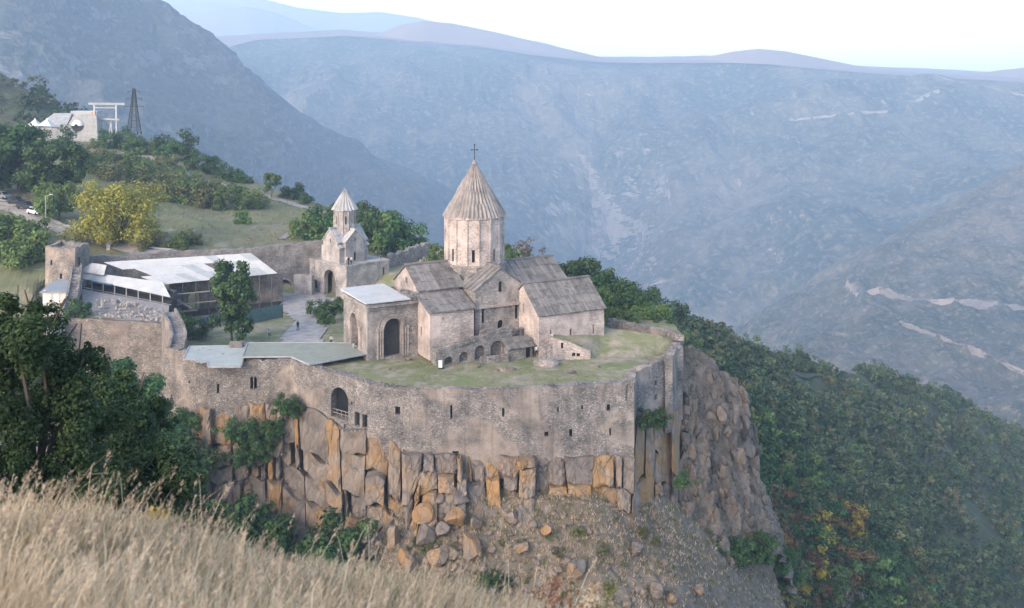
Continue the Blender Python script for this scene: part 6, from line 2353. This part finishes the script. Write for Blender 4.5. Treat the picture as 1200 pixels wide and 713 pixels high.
mb = MB()
outl = [S2(*q_) for q_ in ((73, 172), (115, 172), (113, 136), (96, 134), (86, 136), (76, 152))]
cx, cz = S2(91, 147.5)
eye_ = [(cx + 7.4 * k * math.cos(2 * math.pi * i / 18), cz + 7.4 * k * math.sin(2 * math.pi * i / 18)) for i in range(18)]
panel(mb, (0, 0), (1, 0), outl, [eye_], .5)
for i in range(len(outl)):
    if i == 0:
        continue
    (xa, za), (xb, zb) = outl[i], outl[(i + 1) % len(outl)]
    mb.add([(xa, .502, za), (xb, .502, zb), (xb, 9, zb - .6), (xa, 9, za - .6)], [(0, 1, 2, 3)])
mb.build('shell', M['concrete'], st)
mb = MB()
n_ = 18
mb.rings([[(cx + r_ * k * math.cos(a), yy_, cz + r_ * k * math.sin(a)) for a in [math.pi * i / n_ for i in range(n_ + 1)]] for r_, yy_ in ((7.2, .45), (6.8, -.3), (5.0, -1.0), (2.0, -1.3))], closed=False, cap=False)
mb.build('eye_hood', M['canvas'], st, fix=False)
mb = MB()
panel(mb, (0, .4), (1, .4), [(cx + (x - cx) * .97, cz + (z - cz) * .97) for x, z in eye_], (), .1)
mb.build('eye_glazing', M['void'], st)
# terminal roof and lower wing
mb = MB()
mb.add([(*S2(40, 148)[:1], 2, S2(40, 148)[1]), (*S2(74, 150)[:1], 2, S2(74, 150)[1]), (*S2(70, 134)[:1], 10, S2(70, 134)[1]), (*S2(48, 134)[:1], 10, S2(48, 134)[1])], [(0, 1, 2, 3)])
mb.prism([(S2(40, 0)[0], 2.1), (S2(74, 0)[0], 2.1), (S2(74, 0)[0], 9.5), (S2(40, 0)[0], 9.5)], S2(0, 175)[1], S2(0, 150.5)[1])
mb.build('wing', M['concrete'], st)
MB().box((S2(68, 0)[0], 10, S2(0, 160)[1]), (S2(100, 0)[0], 16, S2(0, 131.5)[1])).build('machine_hall', M['grey_roof'], st)
for px in (105, 131):
    MB().bar((S2(px, 0)[0], 4, S2(0, 172)[1]), (S2(px, 0)[0], 4, S2(0, 121)[1]), .45).build('gantry_post', M['steel'], st)
MB().bar((S2(98, 0)[0], 4, S2(0, 122)[1]), (S2(141, 0)[0], 4, S2(0, 122.5)[1]), .6, .7).build('gantry_beam', M['concrete'], st)
MB().bar((S2(105, 0)[0], 4, S2(0, 127)[1]), (S2(131, 0)[0], 4, S2(0, 127)[1]), .25).build('gantry_beam', M['steel'], st)
MB().bar((S2(104, 0)[0], 3, S2(0, 139)[1]), (S2(136, 0)[0], 3, S2(0, 141)[1]), .9, .6).build('track_beam', M['concrete'], st)
for px in (107, 113, 118, 123, 128):
    MB().bar((S2(px, 0)[0], 3, S2(0, 170)[1]), (S2(px + (3 if px % 2 else -2), 0)[0], 3, S2(0, 141)[1]), .3).build('strut', M['steel'], st)
MB().box((S2(104, 0)[0], 1, S2(0, 172)[1]), (S2(132, 0)[0], 5, S2(0, 163.5)[1])).build('landing', M['concrete'], st)
MB().box((S2(96, 0)[0], 8, S2(0, 136)[1]), (S2(100, 0)[0], 9, S2(0, 132)[1])).build('pulley_cover', M['orange'], st)
MB().box((S2(108, 0)[0], 2, S2(0, 145)[1]), (S2(113, 0)[0], 2.8, S2(0, 141.6)[1])).build('cabin_bumper', M['orange'], st)
mb = MB()
mb.rings([ngon(2.2 * k, 12, S2(0, 139.5)[1], (S2(102.5, 0)[0], 6)), ngon(2.6 * k, 12, S2(0, 137)[1], (S2(102.5, 0)[0], 6)), ngon(1.2 * k, 12, S2(0, 134.5)[1], (S2(102.5, 0)[0], 6))])
mb.build('bull_wheel', M['canvas'], st)
for px, lb in ((41, 'white pointed canopy tent before the station, the one beside the wooded shoulder'), (55, 'white pointed canopy tent standing against the station shell')):
    tx = (px - 600) * 345 / F
    tz = EYE - (157 - HZ) * 345 / F
    tn = thing('canopy_tent', lb, 'tent', (tx, 345, tz))
    mb = MB()
    rings_ = []
    for f in np.linspace(0, 1, 6):
        r_ = 2.4 * (1 - f) ** 1.6 + .06
        rings_.append([(r_ * x, r_ * y, 2.7 + 2.6 * f) for x, y in ((-1, -1), (0, -1), (1, -1), (1, 0), (1, 1), (0, 1), (-1, 1), (-1, 0))])
    mb.rings(rings_)
    mb.build('canopy', M['canvas'], tn)
    for x in (-2.2, 2.2):
        for y in (-2.2, 2.2):
            MB().bar((x, y, -.8), (x, y, 2.7), .12).build('pole', M['steel'], tn)

# lattice pylon
DP = 420.0
k = DP / F
py_ = thing('lattice_pylon', 'dark lattice steel power pylon behind the station', 'pylon', ((157 - 600) * DP / F, DP, EYE - (158 - HZ) * DP / F))
mb = MB()
Hh = 54 * k


def pw(z):
    return 1.9 * (1 - z / Hh) ** 1.3 + .4


lv = [0, 3, 5.8, 8.2, 10.4, 12.4, 14.2, 15.8, 17.4, Hh]
for a, b in zip(lv[:-1], lv[1:]):
    wa, wb = pw(a), pw(b)
    ca = [(-wa, -wa), (wa, -wa), (wa, wa), (-wa, wa)]
    cb = [(-wb, -wb), (wb, -wb), (wb, wb), (-wb, wb)]
    for i in range(4):
        j = (i + 1) % 4
        mb.bar((*ca[i], a), (*cb[i], b), .3)
        mb.bar((*ca[i], a), (*cb[j], b), .13)
        mb.bar((*ca[j], a), (*cb[i], b), .09)
        mb.bar((*cb[i], b), (*cb[j], b), .11)
mb.build('mast', M['iron'], py_)
for z, l in ((11.5, 4.2), (14.6, 3.4), (17.6, 2.6)):
    m2 = MB()
    m2.bar((-l, 0, z), (l, 0, z), .16)
    m2.bar((-l, 0, z), (0, 0, z + 1.0), .12)
    m2.bar((l, 0, z), (0, 0, z + 1.0), .12)
    for s_ in (-1, 1):
        m2.bar((s_ * l * .95, 0, z), (s_ * l * .95, 0, z - .9), .12)
    m2.build('cross_arm', M['iron'], py_)

# ------------------------------------------------------------------ people
def cloth(name, c):
    if name not in M:
        M[name] = plain(name, c, .9, 0, .08, 6)
    return M[name]


SKIN = cloth('skin', (.42, .26, .18))
HAIR = cloth('dark_hair', (.03, .022, .018))


def person(label, loc, rz, top, bottom, pose='stand', h=1.72, group=None):
    """one continuous body grown with the Skin modifier; clothes are colour zones of that surface"""
    if pose == 'sit':
        J = {'pelvis': (0, 0, .45), 'chest': (0, .03, .85), 'neck': (0, .03, 1.0), 'head': (0, 0, 1.12), 'crown': (0, 0, 1.26), 'shl': (-.19, .02, .93), 'ell': (-.24, -.1, .68), 'hal': (-.15, -.3, .58), 'shr': (.19, .02, .93), 'elr': (.24, -.1, .68), 'har': (.15, -.3, .58),
             'hl': (-.1, 0, .42), 'kl': (-.13, -.42, .5), 'al': (-.13, -.45, .08), 'tl': (-.13, -.6, .04), 'hr': (.1, 0, .42), 'kr': (.13, -.42, .5), 'ar': (.13, -.45, .08), 'tr': (.13, -.6, .04)}
        zs = (.5, .98)
    else:
        st_ = .22 if pose == 'walk' else .02
        J = {'pelvis': (0, 0, .95), 'chest': (0, .0, 1.32), 'neck': (0, 0, 1.47), 'head': (0, -.02, 1.6), 'crown': (0, -.01, 1.72), 'shl': (-.19, 0, 1.41), 'ell': (-.25, .03 + st_ * .5, 1.13), 'hal': (-.25, -.08 + st_ * .4, .88), 'shr': (.19, 0, 1.41), 'elr': (.25, .03 - st_ * .4, 1.13), 'har': (.25, -.1 - st_ * .5, .9),
             'hl': (-.1, 0, .92), 'kl': (-.11, -.04 - st_ * .6, .5), 'al': (-.11, st_ * -1.0, .08), 'tl': (-.12, -.14 - st_, .04), 'hr': (.1, 0, .92), 'kr': (.11, -.02 + st_ * .2, .5), 'ar': (.11, st_ * 1.1, .09), 'tr': (.12, st_ * 1.0 - .14, .04)}
        zs = (.98, 1.47)
    RAD = {'pelvis': .16, 'chest': .17, 'neck': .06, 'head': .095, 'crown': .07, 'shl': .075, 'ell': .05, 'hal': .045, 'shr': .075, 'elr': .05, 'har': .045, 'hl': .1, 'kl': .07, 'al': .05, 'tl': .04, 'hr': .1, 'kr': .07, 'ar': .05, 'tr': .04}
    E_ = [('pelvis', 'chest'), ('chest', 'neck'), ('neck', 'head'), ('head', 'crown'), ('chest', 'shl'), ('shl', 'ell'), ('ell', 'hal'), ('chest', 'shr'), ('shr', 'elr'), ('elr', 'har'), ('pelvis', 'hl'), ('hl', 'kl'), ('kl', 'al'), ('al', 'tl'), ('pelvis', 'hr'), ('hr', 'kr'), ('kr', 'ar'), ('ar', 'tr')]
    ks = list(J)
    m = bpy.data.meshes.new('person')
    m.from_pydata([J[q_] for q_ in ks], [(ks.index(a), ks.index(b)) for a, b in E_], [])
    o = bpy.data.objects.new('person', m)
    COL.objects.link(o)
    md = o.modifiers.new('skin', 'SKIN')
    for i, q_ in enumerate(ks):
        m.skin_vertices[0].data[i].radius = (RAD[q_], RAD[q_] * (.75 if q_ in ('chest', 'pelvis') else 1))
        m.skin_vertices[0].data[i].use_root = (q_ == 'pelvis')
    o.modifiers.new('sub', 'SUBSURF').levels = 1
    dg = bpy.context.evaluated_depsgraph_get()
    m2 = bpy.data.meshes.new_from_object(o.evaluated_get(dg))
    o.modifiers.clear()
    o.data = m2
    for mt in (top, bottom, SKIN, HAIR):
        m2.materials.append(mt)
    for p_ in m2.polygons:
        c = p_.center
        hd = Vector(J['head'])
        if c.z > hd.z + .03 or (c.z > hd.z - .06 and c.y > hd.y + .03):
            p_.material_index = 3
        elif c.z > zs[1]:
            p_.material_index = 2
        elif min((c - Vector(J['hal'])).length, (c - Vector(J['har'])).length) < .13:
            p_.material_index = 2
        elif c.z < zs[0]:
            p_.material_index = 1
        else:
            p_.material_index = 0
        p_.use_smooth = True
    o.location = tuple(loc)
    o.rotation_euler = (0, 0, R(rz))
    o.scale = (h / 1.79,) * 3
    return tag(o, label, 'person', group)


WH, BK, BL, GY, RD = cloth('white_shirt', (.45, .45, .44)), cloth('black_cloth', (.025, .025, .028)), cloth('blue_jeans', (.06, .085, .14)), cloth('grey_trousers', (.16, .16, .165)), cloth('tan_cloth', (.36, .29, .21))


def court_pt(px, py):
    p_ = G(px, py, -4)
    return (p_[0], p_[1], float(terrace_z(np.array(p_[0]), np.array(p_[1]))) + .02)


person('person in black walking across the gravel courtyard', court_pt(349, 388), 170, BK, BK, 'walk')
person('person in white shirt and dark trousers sitting low at the courtyard edge', court_pt(315, 394), 30, WH, BK, 'sit')
q_ = G(388, 394, -2.5)
person('person in white top and dark shorts walking below the porch', (q_[0], q_[1], float(terrace_z(np.array(q_[0]), np.array(q_[1])))), 200, WH, BK, 'walk')
MG = gate.matrix_world if False else Matrix.Translation(gate.location) @ Matrix.Rotation(R(45), 4, 'Z')
for (u_, v_, a_, t_, b_, lb) in ((.9, 1.1, 10, WH, GY, 'person in white at the parapet under the gate church door'), (.7, .35, 60, BK, BK, 'person in black between two others on the gate platform'), (1.3, .25, -20, WH, BK, 'person in white shirt at the corner of the gate platform'), (8.6, .7, 80, BK, BL, 'person in black alone at the far end of the gate platform')):
    w_ = MG @ Vector((u_, v_, 2.3))
    person(lb, w_, a_, t_, b_, 'stand')
MC = Matrix.Translation((-5.5, 150, 0)) @ Matrix.Rotation(R(28), 4, 'Z')
person('person in white in the doorway of the stone lean-to', MC @ Vector((2.6, -13.9, -.1)), 200, WH, BK, 'stand')
person('person in white standing inside the side arch of the porch', MC @ Vector((-18.8, -.8, 0)), 100, WH, RD, 'stand')

# small things on the lawn
sg = thing('white_sign_box', 'small white sign box standing on the lawn before the ruin', 'sign', tuple(G(516, 431, -.05)))
MB().prism([(-.25, -.12), (.25, -.12), (.25, .12), (-.25, .12)], .0, .95).build('box', M['canvas'], sg)
MB().prism([(-.3, -.16), (.5, -.16), (.5, .2), (-.3, .2)], -.1, -.001).build('base', M['dark_wood'], sg)
for i, (px, py, s_) in enumerate([(592, 434, 1.5), (600, 433, 1.1), (582, 435, 1.0), (480, 421, .7), (560, 430, .6), (700, 430, .8), (670, 436, .7), (455, 433, .6)]):
    p_ = G(px, py, -.05)
    o = link('boulder', boulder_mesh('boulder', .9 * s_, .6 * s_, .3 * s_, 2000 + i, 2, 8, .05), M['crag'], None, tuple(p_))
    tag(o, 'low grey stone half sunk in the terrace lawn', 'stone', 'stones on the terrace lawn')

# ------------------------------------------------------------------ haze
mb = MB()
mb.box((-6600, -2500, -1400), (6600, 7700, 620))
hz = mb.build('haze', None)
hm = bpy.data.materials.new('haze_air')
hm.use_nodes = True
hn = hm.node_tree
hn.nodes.remove(hn.nodes["Principled BSDF"])
pv = hn.nodes.new("ShaderNodeVolumePrincipled")
pv.inputs["Color"].default_value = (.55, .75, 1.0, 1)
pv.inputs["Density"].default_value = 2.15e-4
pv.inputs["Anisotropy"].default_value = 0.0
hn.links.new(pv.outputs[0], hn.nodes["Material Output"].inputs["Volume"])
hz.data.materials.append(hm)
tag(hz, 'thin blue evening haze filling the gorge', 'haze', None, 'stuff')
